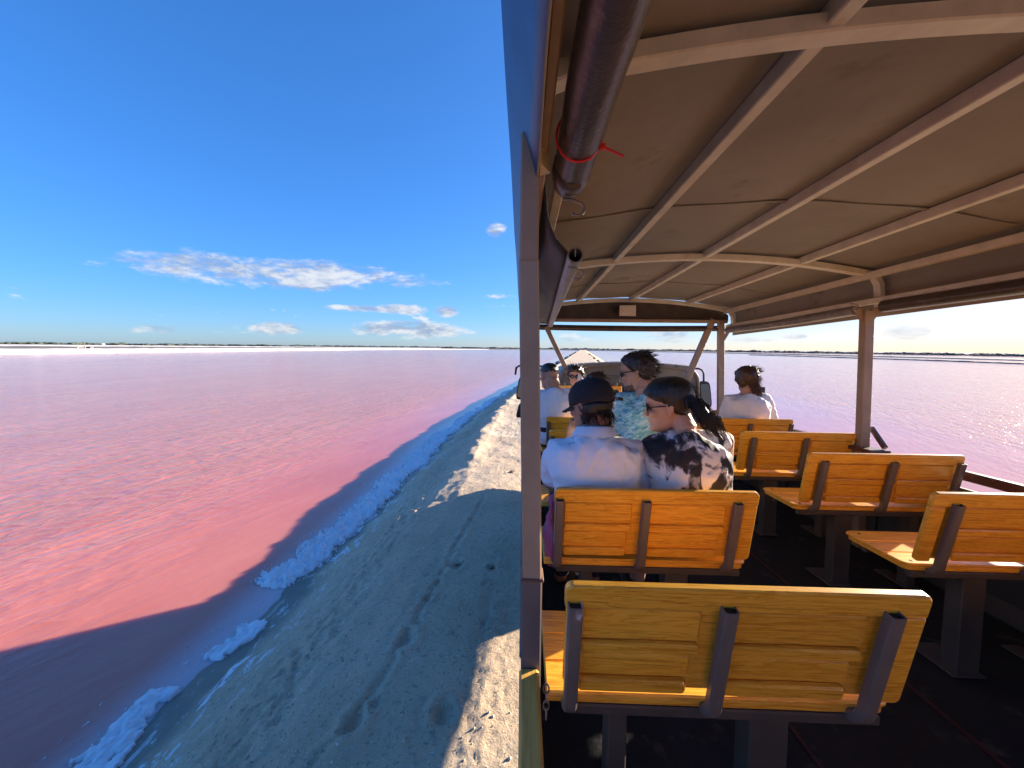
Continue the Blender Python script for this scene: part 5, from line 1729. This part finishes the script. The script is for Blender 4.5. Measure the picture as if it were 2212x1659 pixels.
# ---- 5: passenger facing back, sunglasses, half hidden
def facing_passenger():
    d = 4.40
    hc = px(1243, 812, d); N = px(1246, 846, d + .05); Pp = V((px(1246, 900, d).x, d + .12, .60))
    s = .20
    L, Rr = N + V((-.17, .02, -.06)), N + V((.17, .02, -.06))
    la = (L + V((-.03, -.06, -.26)), L + V((.05, -.28, -.30)), (.2, -.9, 0)); ra = (Rr + V((.03, -.06, -.26)), Rr + V((-.05, -.28, -.30)), (-.2, -.9, 0))
    legs = [((Pp.x - .1, Pp.y - .42, .56), (Pp.x - .1, Pp.y - .42, .09)), ((Pp.x + .1, Pp.y - .42, .56), (Pp.x + .1, Pp.y - .42, .09))]
    root, hm, base = person('dark haired passenger with sunglasses facing backwards behind the man in white tee', (Pp.x, Pp.y, 0), Pp, N, (hc, 168, 8, 0, .95), 'skin_mid', 'cloth_offwhite', (L, Rr), (la, ra), legs, voxel=.009, clothvox=.012)
    glasses(root, hm, base, 'dark_lens', 'black', 1.1)
    reg = lambda p: p.z - np.interp(p.y, [-.11, -.03, .02, .06, .09], [-.11, -.10, .0, .045, .06])
    hair_shell(hm, 'hair_dark', root, base, reg, .024, .010, 14, 34)
    strands('hair_locks', scalp_strands(hm, reg, 260, .07, .4, lambda p: V((p.x * 3, -.3, .1)), 12), 'hair_dark', root, base, .0022)
facing_passenger()

# ---- 6: passenger with curly brown hair and floral blouse
def floral_woman():
    d = 3.25
    hc = px(1289, 838, d + .05); N = px(1318, 866, d - .02); Pp = V((px(1322, 940, d).x, d - .03, .60))
    L, Rr = px(1288, 886, d), px(1350, 884, d)
    la = (px(1280, 925, d + .08), px(1290, 945, d + .3), (.1, .9, -.2)); ra = (px(1360, 930, d + .08), px(1350, 945, d + .3), (-.1, .9, -.2))
    root, hm, base = person('woman with curly brown tied hair and floral blouse, head bent beside the turquoise shirt', (Pp.x, Pp.y, 0), Pp, N, (hc, 35, 30, -20, .98), 'skin_light', 'cloth_floral', (L, Rr), (la, ra),
                            seat_legs(Pp.x, Pp.y), hipw=.16, chestw=.15, depth=.11, voxel=.008, clothvox=.010, sleeve=.6, shirt_name='blouse')
    reg = lambda p: p.z - np.interp(p.y, [-.11, -.03, .02, .06, .09], [-.085, -.06, .01, .045, .06])
    hair_shell(hm, 'hair_brown', root, base, reg, .022, .010, 15, 40)
    strands('hair_locks', scalp_strands(hm, reg, 420, .045, .12, lambda p: V((-p.x, -1, -.1)), 13), 'hair_brown', root, base, .0022)
    # curly bunch of hair and white collar
    c = px(1328, 852, d - .10); rnd = random.Random(8); st = []
    for k in range(170):
        a, b2 = rnd.uniform(0, 6.28), rnd.uniform(-1.2, 1.2)
        dr = V((math.cos(a) * math.cos(b2), math.sin(a) * math.cos(b2) * .7, math.sin(b2)))
        st.append([c + dr * .012, c + dr * .028 + V((0, 0, .008)), c + dr * .044 + V((.008 * math.sin(k), 0, 0)), c + dr * .05 + V((.012 * math.cos(k), 0, -.012))])
    strands('hair_bun', st, 'hair_curly', root, base, .0045)
    rings = [[N - base + V((.065 * k * math.cos(a), .06 * k * math.sin(a), z)) for a in np.linspace(0, 6.2832, 20, endpoint=False)] for z, k in ((-.02, 1.3), (.03, 1.1), (.034, 1.25), (-.006, 1.6))]
    MB().loft(rings, cap=False).build('collar', MAT['cloth_white'], root, smooth=True)
floral_woman()

# ---- 7: woman in white top by the far rail
def white_woman():
    d = 3.90
    hc = px(1613, 821, d + .02); N = px(1613, 850, d - .02); Pp = V((px(1613, 920, d).x, d + .0, .60))
    L, Rr = px(1578, 866, d), px(1650, 864, d)
    la = (px(1563, 905, d + .04), px(1590, 935, d + .25), (.2, .9, 0)); ra = (px(1669, 905, d + .05), px(1645, 866, d + .22), (-.15, .5, .85))
    root, hm, base = person('woman with windblown brown hair in loose white top, back turned, by the far post', (Pp.x, Pp.y, 0), Pp, N, (hc, -6, 6, 0, 1.02), 'skin_mid', 'cloth_offwhite', (L, Rr), (la, ra),
                            seat_legs(Pp.x, Pp.y), hipw=.20, chestw=.205, depth=.125, long=True, voxel=.008, clothvox=.010, fold=.010, shirt_name='top')
    reg = lambda p: p.z - np.interp(p.y, [-.11, -.03, .02, .06, .09], [-.13, -.11, -.02, .045, .06])
    hair_shell(hm, 'hair_brown', root, base, reg, .024, .010, 17, 34)
    strands('hair_locks', scalp_strands(hm, reg, 700, .06, .16, lambda p: V((.45, -.3, -.8 if p.z < .06 else .05)), 15), 'hair_brown', root, base, .0020)
    st = []
    rnd = random.Random(11)
    for k in range(150):
        p = hm @ V((rnd.uniform(-.02, .075), -.10 + rnd.uniform(0, .05), rnd.uniform(-.09, -.02)))
        st.append([p, p + V((.015, -.01, -.035)), p + V((.03 * rnd.uniform(.2, 1.4), -.01, -.075)), p + V((.045 * rnd.uniform(.1, 1.4), 0, -.11 * rnd.uniform(.7, 1.1)))])
    strands('hair_ends', st, 'hair_brown', root, base, .0030)
    # phone held up in front
    c = px(1645, 851, d + .26)
    ph = empty('phone', c, 'black phone held up by the woman in the white top', 'phone')
    MB().box((-.037, -.0045, -.075), (.037, .0045, .075), .004).build('case', MAT['black'], ph)
    MB().box((-.026, -.0065, .035), (.002, -.0046, .063), .002).build('camera_block', MAT['dark_lens'], ph)
white_woman()

# pointed white cloth hat brim held between the passengers
c = px(1262, 838, 3.9)
wp = empty('paper_cone', c, 'white pointed paper cone sticking up between the front passengers', 'paper')
rings = []
for t in np.linspace(0, 1, 9):
    r = .060 * (1 - t) ** .8 + .006
    rings.append([V((r * math.cos(a) - .055 * t, r * .5 * math.sin(a), -.05 + .20 * t)) for a in np.linspace(0, 6.2832, 16, endpoint=False)])
MB().loft(rings).build('cone', MAT['foam'], wp, smooth=True)
MB().tube([V((.059 * math.cos(a) + .004, .031 * math.sin(a), -.046)) for a in np.linspace(0, 6.2832, 20)], .0035, 6).build('rim', MAT['foam'], wp, smooth=True)

# pink bag on the bed beside the couple's bench
c = px(1186, 1135, 1.72)
bg = empty('cloth_bag', (c.x + .012, c.y, .36), 'pink cloth bag tucked between the side and the couple\'s bench', 'bag')
mb = MB().ball((0, 0, .20), (.036, .10, .12), 26, 18)
mb.v = [tuple(V((v[0] * (1 + .35 * float(vnoise(v[1] * 9, v[2] * 14, 5))), v[1] * (1 + .12 * float(vnoise(v[2] * 9, v[0] * 20, 6))), v[2] + .02 * float(vnoise(v[1] * 16, v[0] * 30, 7))))) for v in mb.v]
mb.build('sack', MAT['pink_cloth'], bg, smooth=True)
MB().limb([(0, -.02, .30), (.01, 0, .34), (.012, .02, .37)], [.030, .018, .030]).build('gathered_neck', MAT['pink_cloth'], bg, smooth=True)
MB().tube([(0, -.05, .29), (-.008, -.04, .35), (0, .0, .37), (.008, .04, .35), (0, .05, .29)], .006, 6).build('handle', MAT['pink_cloth'], bg, smooth=True)
